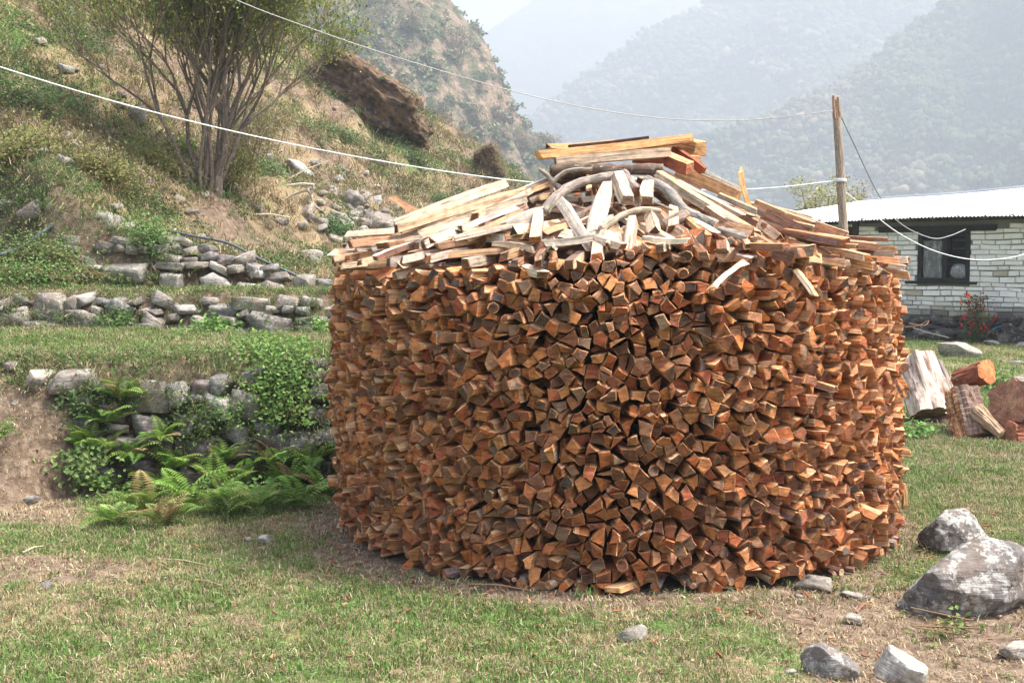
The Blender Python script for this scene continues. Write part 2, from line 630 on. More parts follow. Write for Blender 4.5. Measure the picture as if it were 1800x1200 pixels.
def cover(x, y):
    """green cover, bare soil"""
    x = np.asarray(x, float)
    y = np.asarray(y, float)
    n = fbm2(x, y, 0.7, 4, 5)
    rp = np.hypot(x - PC.x, y - PC.y)
    bare = 0.9 * sstep(2.15, 1.85, rp) * sstep(1.0, 0.0, x - 0.9)
    bare = np.maximum(bare, 0.7 * sstep(2.05, 1.85, rp))
    # trodden track at the end of the fern bank and the bank by the boulders
    bare = np.maximum(bare, 1.0 * sstep(0.55, 0.2, np.abs(x + 3.45 + 0.3 * (y - 8.6))) * sstep(7.0, 7.7, y) * sstep(9.6, 9.1, y))
    bare = np.maximum(bare, 0.8 * sstep(0.5, 0.15, np.abs(y - (6.35 + 0.1 * n))) * sstep(-1.7, -2.3, x))
    bare = np.maximum(bare, 0.97 * sstep(0.95, 1.5, x + 0.45 * n) * sstep(6.35, 5.8, y + .2 * n) * sstep(3.0, 3.8, y))
    w1 = W1(x)
    bare = np.maximum(bare, 0.9 * sstep(0.0, 0.1, y - w1) * sstep(0.5, 0.2, y - w1) * (x < 2) * (x > -3.1))
    w2 = W2(x)
    bare = np.maximum(bare, 0.8 * sstep(-0.05, 0.05, y - w2) * sstep(0.75, 0.4, y - w2) * (x < 2))
    w3 = W3(x)
    bare = np.maximum(bare, 0.9 * sstep(-0.05, 0.05, y - w3) * sstep(0.6, 0.4, y - w3) * (x < 0) * (x > -4.95) * (y - w3 < .36))
    bare = np.maximum(bare, .7 * (x < -4.8) * (y > w3 - .2) * (y < w3 + 1.4))
    hillm = sstep(0.05, 0.6, y - w3) * (x < 6) * (y > w3)
    hn = fbm2(x, y, 0.33, 4, 31)
    bare = np.maximum(bare, hillm * sstep(-0.1, 0.35, hn) * 0.75)
    green = 0.55 + 0.35 * n
    green = np.where(hillm > 0.5, 0.22 - 0.7 * hn, green)
    bare = np.maximum(bare, hillm * sstep(-.05, .3, fbm2(x, y, .8, 3, 91)))
    return np.clip(green, 0, 1), np.clip(bare, 0, 1)


CG, CB = cover(XX.ravel(), YY.ravel())
gcol = np.stack([CG, CB, np.zeros_like(CG)], -1)
ground = link("ground", np_mesh("ground", VV, FF, M_GROUND, True, gcol))
tag(ground, kind="structure")


# ---- mountains: ridges with a foot, a crest and a far side
def mountain(name, crest, Y0, slope, depth, mat, nx, ny, amp, nscale, back=0.9, seed=1, zmax=1e9, tilt=0.0, gull=0.0):
    pts = [at(px, py, Y0) for px, py in crest]
    cx = np.array([p.x for p in pts])
    cz = np.array([p.z for p in pts])
    xs = np.linspace(cx[0], cx[-1], nx)
    ts = np.linspace(-1, 0.45, ny)
    X, T = np.meshgrid(xs, ts)
    D = T * depth
    zr = np.interp(xs, cx, cz)
    Z = zr[None, :] + np.where(D < 0, D * slope, -D * back)
    Yv = Y0 + D + tilt * (X - cx.mean())
    p = np.stack([X * nscale, Yv * nscale, Z * nscale * 0.5], -1)
    base = fbm(p, 6, seed, 0.55)
    ridged = 1 - np.abs(fbm(p * 1.7 + 5, 4, seed + 3)) * 2.2
    # keep the crest where it is, let the flanks be rough
    Z = Z + amp * (0.7 * base + 0.6 * (ridged - 0.5)) * (0.25 + 0.75 * np.clip(np.abs(D) / (depth * 0.18), 0, 1))
    Z = Z + gull * np.sin(X * nscale * 5 + 4 * base) * np.clip(np.abs(D) / (depth * 0.2), 0, 1)
    Z = np.clip(Z, -26, zmax)
    V = np.stack([X.ravel(), Yv.ravel(), Z.ravel()], -1)
    idm = np.arange(nx * ny).reshape(ny, nx)
    F = np.stack([idm[:-1, :-1].ravel(), idm[:-1, 1:].ravel(), idm[1:, 1:].ravel(), idm[1:, :-1].ravel()], -1)
    o = link(name, np_mesh(name, V, F, mat, True))
    tag(o, kind="structure")
    return o, (xs, ts, V.reshape(ny, nx, 3))


M_MTN = mat_mountain("forested_mountain", [(0.035, 0.05, 0.03), (0.06, 0.08, 0.045), (0.13, 0.11, 0.075), (0.045, 0.065, 0.035)], 1.0)
M_MTN_FAR = mat_mountain("far_mountain", [(0.04, 0.055, 0.035), (0.08, 0.09, 0.06), (0.16, 0.13, 0.09), (0.05, 0.065, 0.04)], 0.5)
M_SPUR = mat_mountain("dry_rocky_spur", [(0.06, 0.065, 0.04), (0.11, 0.10, 0.065), (0.20, 0.155, 0.115), (0.07, 0.085, 0.04)], 3.0, rock=0.8)

mountain("far_mountain", [(300, 330), (650, 200), (845, 64), (945, -4), (1060, -60), (1400, -80), (2300, -90)], 2100, 0.8, 800, M_MTN_FAR, 260, 140, 45, 0.004, seed=4, zmax=540)
mountain("wooded_mountain", [(600, 420), (860, 265), (1000, 165), (1130, 70), (1240, 2), (1380, -80), (1700, -130), (2500, -150)], 1400, 0.75, 800, M_MTN, 460, 280, 60, 0.0048, seed=9, zmax=600, gull=9)
mountain("near_wooded_mountain", [(800, 430), (1000, 345), (1150, 268), (1290, 232), (1380, 192), (1482, 136), (1562, 84), (1681, 4), (1800, -80), (2100, -200), (2700, -260)], 900, 0.62, 560, M_MTN, 520, 300, 52, 0.0075, seed=15, zmax=500, gull=7)
spur, (sxs, sts, SV) = mountain("rocky_spur", [(-900, -400), (0, -330), (500, -230), (700, -120), (786, -12), (822, 42), (852, 78), (880, 140), (905, 196), (925, 226), (960, 252), (1010, 275), (1100, 330), (1250, 440)], 300, 0.95, 180, M_SPUR, 460, 300, 11.0, 0.036, seed=23, gull=1.6)

# ============================================================ scatter: instances of small plants on points
def variants(name, meshes):
    c = bpy.data.collections.new(name)
    for i, me in enumerate(meshes):
        o = bpy.data.objects.new("%s_%02d" % (name, i), me)
        c.objects.link(o)
    return c


def scatter(name, P, coll, nvar, scl, tilt=0.25, seed=0, rot=None, kind="stuff", parent=None):
    P = np.asarray(P, np.float32)
    n = len(P)
    rs = np.random.RandomState(seed + 100)
    me = bpy.data.meshes.new(name)
    me.vertices.add(n)
    me.vertices.foreach_set("co", P.ravel())
    if rot is None:
        rot = np.stack([rs.normal(0, tilt, n), rs.normal(0, tilt, n), rs.uniform(0, 6.283, n)], -1)
    scl = np.broadcast_to(np.asarray(scl, np.float32), (n,))
    a = me.attributes.new("rot", 'FLOAT_VECTOR', 'POINT')
    a.data.foreach_set("vector", rot.astype(np.float32).ravel())
    a = me.attributes.new("scl", 'FLOAT_VECTOR', 'POINT')
    a.data.foreach_set("vector", np.repeat(scl[:, None], 3, 1).astype(np.float32).ravel())
    a = me.attributes.new("vid", 'INT', 'POINT')
    a.data.foreach_set("value", rs.randint(0, nvar, n).astype(np.int32))
    o = link(name, me, parent)
    ng = bpy.data.node_groups.new(name + "_nodes", 'GeometryNodeTree')
    ng.interface.new_socket("Geometry", in_out='INPUT', socket_type='NodeSocketGeometry')
    ng.interface.new_socket("Geometry", in_out='OUTPUT', socket_type='NodeSocketGeometry')
    gi, go = ng.nodes.new("NodeGroupInput"), ng.nodes.new("NodeGroupOutput")
    ci = ng.nodes.new("GeometryNodeCollectionInfo")
    ci.inputs["Collection"].default_value = coll
    ci.inputs["Separate Children"].default_value = True
    ci.inputs["Reset Children"].default_value = True
    ip = ng.nodes.new("GeometryNodeInstanceOnPoints")
    ip.inputs["Pick Instance"].default_value = True

    def na(nm, typ):
        q = ng.nodes.new("GeometryNodeInputNamedAttribute")
        q.data_type = typ
        q.inputs["Name"].default_value = nm
        return q.outputs["Attribute"]
    L = ng.links.new
    L(gi.outputs[0], ip.inputs["Points"])
    L(ci.outputs[0], ip.inputs["Instance"])
    L(na("vid", 'INT'), ip.inputs["Instance Index"])
    L(na("rot", 'FLOAT_VECTOR'), ip.inputs["Rotation"])
    L(na("scl", 'FLOAT_VECTOR'), ip.inputs["Scale"])
    L(ip.outputs[0], go.inputs[0])
    md = o.modifiers.new("scatter", 'NODES')
    md.node_group = ng
    if kind:
        tag(o, kind=kind)
    return o


def blade_tuft(nb, h, w, spread, cols, lean=0.5, seed=0):
    a = Acc()
    for _ in range(nb):
        x, y = R.gauss(0, spread), R.gauss(0, spread)
        an = R.uniform(0, 6.283)
        hh = h * R.uniform(0.5, 1.2)
        ln = lean * R.uniform(0.2, 1.3)
        dx, dy = math.cos(an), math.sin(an)
        px, py = -dy, dx
        ww = w * R.uniform(0.7, 1.2)
        c = jit(pick(*cols), 0.2)
        p0 = (x, y, -0.004)
        p1 = (x + dx * hh * ln * 0.35, y + dy * hh * ln * 0.35, hh * 0.6)
        p2 = (x + dx * hh * ln, y + dy * hh * ln, hh * (1 - 0.25 * ln))
        vs = [(p0[0] - px * ww, p0[1] - py * ww, p0[2]), (p0[0] + px * ww, p0[1] + py * ww, p0[2]),
              (p1[0] + px * ww * .8, p1[1] + py * ww * .8, p1[2]), (p1[0] - px * ww * .8, p1[1] - py * ww * .8, p1[2]), p2]
        a.add(vs, [(0, 1, 2, 3), (3, 2, 4)], c)
    return a


def leaf_quad(a, p, d, n, L, W, col):
    """a pointed leaf: two folded triangles pairs"""
    d = d.normalized()
    s = d.cross(n)
    if s.length < 1e-4:
        s = Vector((1, 0, 0))
    s.normalize()
    m = p + d * L * 0.45
    dn = s.cross(d) * (0.12 * L)
    a.add([tuple(p), tuple(m + s * W + dn), tuple(p + d * L), tuple(m - s * W + dn), tuple(m)], [(0, 4, 1), (4, 2, 1), (0, 3, 4), (3, 2, 4)], col)


def leaf_clump(nl, rad, L, W, cols, flat=0.6, up=0.4):
    a = Acc()
    for _ in range(nl):
        v = Vector((R.gauss(0, 1), R.gauss(0, 1), abs(R.gauss(0, 1)) * flat)).normalized() * rad * R.uniform(0.3, 1)
        d = Vector((v.x, v.y, R.uniform(-0.4, 0.8) * rad)).normalized() + Vector((R.gauss(0, .4), R.gauss(0, .4), R.gauss(0, .3)))
        n = Vector((R.gauss(0, .5), R.gauss(0, .5), 1 * up + .6))
        leaf_quad(a, v, d, n, L * R.uniform(.6, 1.3), W * R.uniform(.7, 1.2), jit(pick(*cols), 0.25))
    return a


GREEN = [(0.11, 0.20, 0.045), (0.15, 0.25, 0.06), (0.08, 0.15, 0.035), (0.20, 0.28, 0.08)]
STRAW = [(0.36, 0.29, 0.18), (0.30, 0.23, 0.14), (0.46, 0.39, 0.27), (0.22, 0.155, 0.10)]
OLIVE = [(0.12, 0.15, 0.05), (0.17, 0.18, 0.07), (0.09, 0.115, 0.04)]
tuft_g = variants("grass_tuft", [blade_tuft(14, 0.034, 0.0019, 0.022, GREEN * 5 + STRAW, 1.0).mesh("grass_tuft", M_GRASS) for _ in range(4)]
                  + [blade_tuft(14, 0.026, 0.0017, 0.028, STRAW, 1.7).mesh("grass_tuft", M_GRASS) for _ in range(3)])
tuft_d = variants("dry_tuft", [blade_tuft(12, 0.016, 0.0018, 0.035, STRAW + [(0.22, 0.14, 0.08)], 3.2).mesh("dry_tuft", M_DRY) for _ in range(4)])
weed_l = variants("weed_leaf", [leaf_clump(10, 0.035, 0.022, 0.007, GREEN, 0.4).mesh("weed_leaf", M_LEAF) for _ in range(3)])

# --- lawn grass
rs = np.random.RandomState(5)


def frustum_pts(n, y0, y1, v0, v1, power=1.0):
    u = rs.uniform(0, 1, n)
    if power == 0:      # log distribution: even on screen
        Y = y0 * (y1 / y0) ** u
    else:
        Y = (y0 ** 2 + (y1 ** 2 - y0 ** 2) * u) ** 0.5
    X = Y * rs.uniform(v0, v1, n)
    return X, Y


def lawn_mask(X, Y):
    m = np.hypot(X - PC.x, Y - PC.y) > PR - 0.02
    w1 = W1(X)
    m &= (Y < w1 + 0.15) | ((Y > w1 + 0.35) & (Y < W2(X) + 0.02)) | ((Y > W2(X) + 0.55) & (Y < W3(X)))
    m &= ~((Y > 20) & (X > 7) & (0.729 * (X - 10.29) + 0.685 * (Y - 24) > -0.1))
    return m


X1, Y1 = frustum_pts(72000, 4.3, 12, -0.76, 0.72)
X2, Y2 = frustum_pts(46000, 8, 26, -0.76, 0.72)
X, Y = np.concatenate([X1, X2]), np.concatenate([Y1, Y2])
m = lawn_mask(X, Y)
X, Y = X[m], Y[m]
g_, b_ = cover(X, Y)
nz = fbm2(X, Y, 2.6, 3, 77)
keep = rs.uniform(0, 1, len(X)) > (b_ * 1.05 - 0.12 * nz)
X, Y, g_, nz = X[keep], Y[keep], g_[keep], nz[keep]
Z = H(X, Y)
dist = np.hypot(X, Y)
sc = rs.uniform(0.75, 1.35, len(X)) * np.clip(dist / 8.5, 1.0, 1.6) * (1 + 0.35 * nz)
# dry or green variant by patch
dryp = rs.uniform(0, 1, len(X)) < np.clip(0.30 - 0.9 * (g_ - 0.55) - 0.6 * nz, 0.05, 0.8)
P = np.stack([X, Y, Z], -1)


def scatter_v(name, P, coll, vids, scl, tilt, seed):
    o = scatter(name, P, coll, 1, scl, tilt, seed)
    o.data.attributes["vid"].data.foreach_set("value", vids.astype(np.int32))
    return o


vid = np.where(dryp, rs.randint(4, 7, len(X)), rs.randint(0, 4, len(X)))
scatter_v("lawn_grass", P, tuft_g, vid, sc, 0.18, 1)
Xd, Yd = frustum_pts(34000, 4.3, 13, -0.76, 0.72)
m = np.hypot(Xd - PC.x, Yd - PC.y) > PR - 0.02
Xd, Yd = Xd[m], Yd[m]
gd, bd = cover(Xd, Yd)
m = rs.uniform(0, 1, len(Xd)) < 0.25 + 0.75 * bd
Xd, Yd = Xd[m], Yd[m]
scatter("dry_litter", np.stack([Xd, Yd, H(Xd, Yd) + 0.004], -1), tuft_d, 4, rs.uniform(0.7, 1.5, len(Xd)), 0.15, 2)
Xw, Yw = frustum_pts(2600, 4.3, 12.5, -0.56, 0.56)
m = lawn_mask(Xw, Yw) & (fbm2(Xw, Yw, 1.1, 3, 41) > 0.05)
Xw, Yw = Xw[m], Yw[m]
scatter("lawn_weeds", np.stack([Xw, Yw, H(Xw, Yw) + 0.004], -1), weed_l, 3, rs.uniform(0.5, 1.1, len(Xw)), 0.2, 3)
# --- chips, bark crumbs and pebbles lying about
chipm = []
for _ in range(5):
    a = Acc()
    L_, W_ = R.uniform(.012, .035), R.uniform(.004, .012)
    c = jit(pick((0.36, 0.20, 0.11), (0.26, 0.11, 0.06), (0.42, 0.3, 0.19), (0.2, 0.12, 0.08)), .2)
    a.box((0, 0, 0.003), (L_, W_, 0.005), c, Matrix.Rotation(R.uniform(-.3, .3), 4, 'Y'))
    chipm.append(a.mesh("chip", M_DRY))
chips = variants("wood_chip", chipm)
Xc, Yc = frustum_pts(9000, 4.4, 12, -0.45, 0.5)
rr = np.hypot(Xc - PC.x, Yc - PC.y)
m = (rr > PR) & ((rs.uniform(0, 1, len(Xc)) < np.exp(-(rr - PR) / 0.55)) | (rs.uniform(0, 1, len(Xc)) < 0.05))
Xc, Yc = Xc[m], Yc[m]
scatter("wood_chips", np.stack([Xc, Yc, H(Xc, Yc) + 0.012], -1), chips, 5, rs.uniform(0.6, 1.5, len(Xc)), 0.3, 4)

# ============================================================ hillside cover
ivy = variants("ground_ivy", [leaf_clump(60, 0.17, 0.034, 0.013, [(0.07, 0.13, 0.04), (0.10, 0.17, 0.05), (0.13, 0.2, 0.07)], 0.45).mesh("ground_ivy", M_LEAF) for _ in range(4)])
olive = variants("olive_scrub", [leaf_clump(60, 0.17, 0.032, 0.009, OLIVE, 0.9).mesh("olive_scrub", M_LEAF) for _ in range(3)])
straw_t = variants("straw_tuft", [blade_tuft(26, 0.13, 0.0036, 0.08, STRAW + OLIVE[:1] + [(0.2, 0.13, 0.08), (0.26, 0.18, 0.11)], 1.6).mesh("straw_tuft", M_DRY) for _ in range(4)])
hgrass = variants("hill_grass", [blade_tuft(26, 0.065, 0.005, 0.08, GREEN + STRAW[:2] + OLIVE, 1.1).mesh("hill_grass", M_GRASS) for _ in range(4)])


def hill_pts(n, y0=12.7, y1=62, v0=-0.72, v1=0.12):
    n = int(n * 1.2)
    X, Y = frustum_pts(n, y0, y1, v0, v1, 0)
    w3 = W3(X)
    Zh = H(X, Y)
    m = ((Y > w3 + 0.40) | ((X < -4.95) & (Y > w3 - .05)) | ((Y > w3 + .1) & (Zh > 1.95))) & (Zh > 1.2)
    return X[m], Y[m], Zh[m]


for nm, coll, nv, cnt, s0, s1, kind_ in (("ground_ivy", ivy, 4, 22000, .7, 1.5, 0), ("olive_scrub", olive, 3, 9000, .7, 1.6, 1),
                                         ("dry_hill_grass", straw_t, 4, 24000, .7, 1.5, 2), ("hill_grass", hgrass, 4, 24000, .8, 1.6, 3)):
    X, Y, Zh = hill_pts(cnt)
    hn = fbm2(X, Y, 0.33, 4, 31)
    n2 = fbm2(X, Y, 0.9, 4, 200 + kind_ * 7)
    prob = {0: sstep(0.0, 0.30, n2 - 0.5 * hn), 1: sstep(0.05, 0.4, n2), 2: 0.25 + 0.75 * sstep(-0.25, 0.25, hn + 0.3 * n2), 3: 0.12 + 0.85 * sstep(0.15, -0.25, hn + 0.5 * n2)}[kind_]
    # nearer the terraces it is greener, the rubble slope by the stack is bare
    vv = X / Y
    rub = sstep(-0.22, -0.16, vv) * sstep(30, 24, Y)
    prob = prob * 0.85 * (1 - 0.55 * rub) * (1.0 if kind_ else 0.8)
    m = rs.uniform(0, 1, len(X)) < prob
    X, Y, Zh = X[m], Y[m], Zh[m]
    if kind_ in (2, 3):
        m = rs.uniform(0, 1, len(X)) < np.maximum(.25, sstep(.42, .1, fbm2(X, Y, .8, 3, 91)))
        X, Y, Zh = X[m], Y[m], Zh[m]
    scatter(nm, np.stack([X, Y, Zh], -1), coll, nv, rs.uniform(s0, s1, len(X)) * np.clip(Y / 22, 0.85, 2.0), 0.35, 10 + kind_)

# overhanging turf and dry stalks on the lips of the terraces
ex, ey = [], []
for wf, n__, o0, o1 in ((W1, 1300, .12, .5), (W2, 800, .05, .5), (W3, 400, .15, .5)):
    xx = rs.uniform(-7.5, -0.8, n__)
    ex.append(xx)
    ey.append(wf(xx) + o0 + (o1 - o0) * rs.uniform(0, 1, n__) ** .7)
ex, ey = np.concatenate(ex), np.concatenate(ey)
# plants and grass rooted between the stones of the wall faces
fx, fy, fz = [], [], []
for wf, n__, xa, xb, off, pw in ((W1, 520, -3.1, -0.9, .02, 1.0), (W2, 380, -7, -1.2, 0.0, 1.0), (W3, 480, -5.0, -1.6, 0.0, 1.0), (W3, 1900, -8, -4.75, .1, 1.0)):
    xx = rs.uniform(xa, xb, n__)
    if xb < -4.5:
        yy = wf(xx) + rs.uniform(0, 1.4, n__)
        fx.append(xx); fy.append(yy); fz.append(H(xx, yy))
        continue
    yy = wf(xx) + off
    zb, zt = H(xx, wf(xx) - .12), H(xx, wf(xx) + .5)
    u__ = rs.uniform(0, 1, n__)
    m = fbm2(xx, yy * 0 + u__ * (zt - zb) * 2, 2.2, 3, 303) > -.02
    fx.append(xx[m]); fy.append(yy[m] + .10 * u__[m] - .03); fz.append((zb + (zt - zb) * u__)[m])
fP = np.stack([np.concatenate(fx), np.concatenate(fy), np.concatenate(fz)], -1)
kk = rs.uniform(0, 1, len(fP))
rt_ = np.stack([rs.uniform(.5, 1.2, len(fP)), rs.normal(0, .3, len(fP)), rs.normal(0, .4, len(fP))], -1)
scatter("wall_face_ivy", fP[kk < .45], ivy, 4, rs.uniform(.22, .5, (kk < .45).sum()), .5, 19, rot=rt_[kk < .45])
scatter("wall_face_grass", fP[kk >= .45], hgrass, 4, rs.uniform(.4, .9, (kk >= .45).sum()), .5, 20)
scatter("terrace_edge_grass", np.stack([ex, ey, H(ex, ey)], -1), hgrass, 4, rs.uniform(.35, .8, len(ex)), .5, 17)
k_ = rs.uniform(0, 1, len(ex)) < .35
scatter("terrace_edge_weeds", np.stack([ex[k_], ey[k_] + .02, H(ex[k_], ey[k_] + .02)], -1), ivy, 4, rs.uniform(.25, .6, k_.sum()), .5, 18)

# ============================================================ rocks
_ico = {}


def ico(sub):
    if sub not in _ico:
        import bmesh
        bm = bmesh.new()
        bmesh.ops.create_icosphere(bm, subdivisions=sub, radius=1.0)
        bm.verts.ensure_lookup_table()
        V = np.array([v.co[:] for v in bm.verts])
        F = np.array([[v.index for v in f.verts] for f in bm.faces])
        bm.free()
        _ico[sub] = (V, F)
    return _ico[sub]


def rock_mesh(name, dims, mat, seed, sub=3, cuts=9, rough=0.06, boxy=0.0, smooth=False):
    V, F = ico(sub)
    V = V.copy()
    r_ = np.random.RandomState(seed)
    if boxy > 0:
        e = 1.0 + 3.0 * boxy
        V = np.sign(V) * np.abs(V) ** (1 / e)
    for _ in range(cuts):
        n = r_.normal(0, 1, 3)
        n /= np.linalg.norm(n)
        d = r_.uniform(0.5, 0.86)
        t = V @ n
        V = np.where((t > d)[:, None], V - n[None, :] * (t - d)[:, None] * 0.96, V)
    V = V * (1 + rough * fbm(V * 1.6 + seed, 3, seed)[:, None] + rough * 0.35 * fbm(V * 6 + seed, 2, seed)[:, None])
    mx = np.abs(V).max(0)
    V = V / mx * (np.array(dims) / 2)
    return np_mesh(name, V, F, mat, smooth)


def hull_mesh(name, dims, mat, seed, fine=False):
    """angular broken stone: hull of a jittered box, its facets lightly roughened"""
    import bmesh
    r_ = random.Random(seed)
    bm = bmesh.new()
    for sx in (-1, 1):
        for sy in (-1, 1):
            for sz in (-1, 1):
                bm.verts.new((sx * r_.uniform(.42, 1), sy * r_.uniform(.6, 1), sz * r_.uniform(.4, 1)))
    for _ in range(7):
        v = Vector((r_.gauss(0, 1), r_.gauss(0, 1), r_.gauss(0, 1))).normalized() * r_.uniform(.95, 1.15)
        bm.verts.new(v)
    ret = bmesh.ops.convex_hull(bm, input=bm.verts)
    junk = list({e for e in ret["geom_interior"] if isinstance(e, bmesh.types.BMVert)} | {e for e in ret["geom_unused"] if isinstance(e, bmesh.types.BMVert)})
    if junk:
        bmesh.ops.delete(bm, geom=junk, context='VERTS')
    if fine:
        bmesh.ops.subdivide_edges(bm, edges=bm.edges, cuts=3, use_grid_fill=True)
        bmesh.ops.triangulate(bm, faces=bm.faces)
        bm.verts.ensure_lookup_table()
        P = np.array([v.co[:] for v in bm.verts])
        D = fbm(P * 2.2 + seed, 3, seed) * .07 + np.round(fbm(P * np.array([1., 1., 5.]) + seed, 2, seed + 3) * 4) / 4 * .03
        for v, d in zip(bm.verts, D):
            v.co = v.co * (1 + float(d))
    else:
        bmesh.ops.bevel(bm, geom=list(bm.edges), offset=.05, segments=1, affect='EDGES')
        bmesh.ops.triangulate(bm, faces=bm.faces)
    bm.verts.ensure_lookup_table()
    V = np.array([v.co[:] for v in bm.verts])
    F = np.array([[v.index for v in f.verts] for f in bm.faces])
    bm.free()
    V = V / np.abs(V).max(0) * (np.array(dims) / 2)
    return np_mesh(name, V, F, mat, False)


def boulder(name, px, py, wpx, hpx, mat, label, seed, cat="boulder", dep=0.9, sink=0.25, sub=4, cuts=10, rz=0.0, rx=0.0, ry=0.0, group=None, boxy=0.1, Y=None, smooth=False, rough=0.07):
    """px,py: foot centre of the rock in the picture; sized from its width there"""
    p = march(px, py, Hs) if Y is None else at(px, py, Y)
    if p is None:
        return None
    s = p.y / FPX
    w, h = wpx * s, hpx * s
    o = link(name, rock_mesh(name, (w, w * dep, h * (1 + sink)), mat, seed, sub, cuts, rough, boxy, smooth))
    o.location = (p.x, p.y + w * dep * 0.28, p.z + h * (1 + sink) / 2 - h * sink)
    o.rotation_euler = (rx, ry, rz)
    return tag(o, label, cat, group)


boulder("boulder", 1722, 1090, 268, 140, M_BOULDER, "largest lichen-spotted grey boulder lying in the grass near the round woodpile", 3, dep=0.75, sub=6, cuts=10, rz=0.2, ry=0.06, smooth=False, sink=.25, rough=.13)
boulder("boulder", 1700, 975, 140, 74, M_BOULDER, "smaller grey boulder touching the back of the largest lichen-spotted boulder", 10, dep=0.9, sub=5, cuts=13, rz=0.5, sink=.4, rough=.14)
boulder("boulder", 1462, 1192, 104, 62, M_BOULDER, "rounded dark grey rock at the bottom edge, grained like wood", 15, dep=0.6, cuts=9, ry=-0.12, sub=5, rough=.12, sink=.5)
boulder("flat_stone", 1600, 1204, 120, 60, M_PALE, "long pale slab sloping down the bare bank beside the rounded dark rock", 21, "stone", dep=1.3, cuts=12, ry=0.42, sub=5, boxy=.5, rough=.13, sink=.7)
boulder("flat_stone", 1440, 1042, 86, 26, M_STONE, "pale flat stone lying in dead grass close to the foot of the woodpile", 27, "stone", dep=0.5, cuts=9, ry=0.15, boxy=.5)
boulder("flat_stone", 1505, 1052, 64, 12, M_PALE, "thin grey flake of stone beside the pale flat stone near the woodpile", 29, "stone", dep=0.35, cuts=8, ry=0.22, boxy=.5)
boulder("flat_stone", 1500, 1098, 42, 20, M_STONE, "small half-buried grey stone in the bare soil between flat stone and boulder", 33, "stone", dep=0.6, ry=0.3, sub=3)
boulder("stone", 1108, 1126, 66, 26, M_PALE, "single pale stone half sunk in the lawn in front of the woodpile", 37, "stone", dep=0.6, ry=-0.1, cuts=8, sub=3)
boulder("stone", 1786, 1160, 70, 34, M_STONE, "grey stone cut by the frame below the largest boulder", 41, "stone", dep=0.6, sub=3)
boulder("stone", 1392, 1185, 22, 10, M_PALE, "tiny pale pebble by the rounded dark rock", 43, "stone", sub=2)
boulder("stone", 1405, 1052, 14, 7, M_PALE, "little white chip of stone below the pale flat stone", 45, "stone", sub=2)
boulder("stone", 466, 957, 30, 17, M_PALE, "small pale stone on the lawn between ferns and woodpile", 47, "stone", sub=3)
boulder("stone", 438, 952, 20, 8, M_PALE, "tiny flat stone next to the small pale stone near the ferns", 48, "stone", sub=2)
boulder("stone", 52, 886, 34, 16, M_PALE, "angular loose stone lying on the bare earth track", 51, "stone", sub=3, cuts=12)
boulder("stone", 78, 1035, 22, 12, M_DARKSTONE, "brown clod-like stone in the thin lawn", 53, "stone", sub=2)
boulder("boulder", 1693, 628, 74, 33, M_STONE, "pointed grey boulder on the lawn in front of the white house", 55, dep=0.8, cuts=8, sub=4)
boulder("boulder", 66, 382, 78, 36, M_STONE, "broad brown-grey boulder in the green slope, near the black pipe", 61, cuts=8, ry=.1, sub=3)
boulder("boulder", 10, 372, 34, 24, M_STONE, "grey boulder cut by the frame beside the broad brown-grey one", 63, sub=3)
boulder("boulder", 612, 365, 52, 32, M_PALE, "largest pale slab in the rubble under the tree roots", 67, cuts=12, ry=.4, sub=3)
boulder("boulder", 522, 308, 62, 26, M_PALE, "long smooth pale boulder uphill from the tangled bleached roots", 69, cuts=5, ry=.3, sub=3)
boulder("boulder", 238, 213, 34, 36, M_STONE, "upright standing stone on the slope beside the tree", 71, cuts=8, sub=3, dep=.6)
boulder("boulder", 172, 280, 28, 14, M_PALE, "grey rock in the grass up the slope above the black pipe", 73, sub=2)
boulder("boulder", 2, 305, 46, 18, M_PALE, "pale stone at the frame edge below the clothesline", 75, sub=2)
boulder("boulder", 660, 415, 62, 44, M_STONE, "flat-faced rock embedded in the dry slope just above the woodpile", 77, cuts=12, sub=3)
boulder("boulder", 545, 466, 45, 28, M_STONE, "brown rock at the foot of the slope beside the stack's shoulder", 79, sub=3)
boulder("boulder", 820, 90, 10, 8, M_STONE, "x", 79, sub=1) if False else None

# dark outcrops on the slope
oc = march(690, 246, Hs)
sO = oc.y / FPX


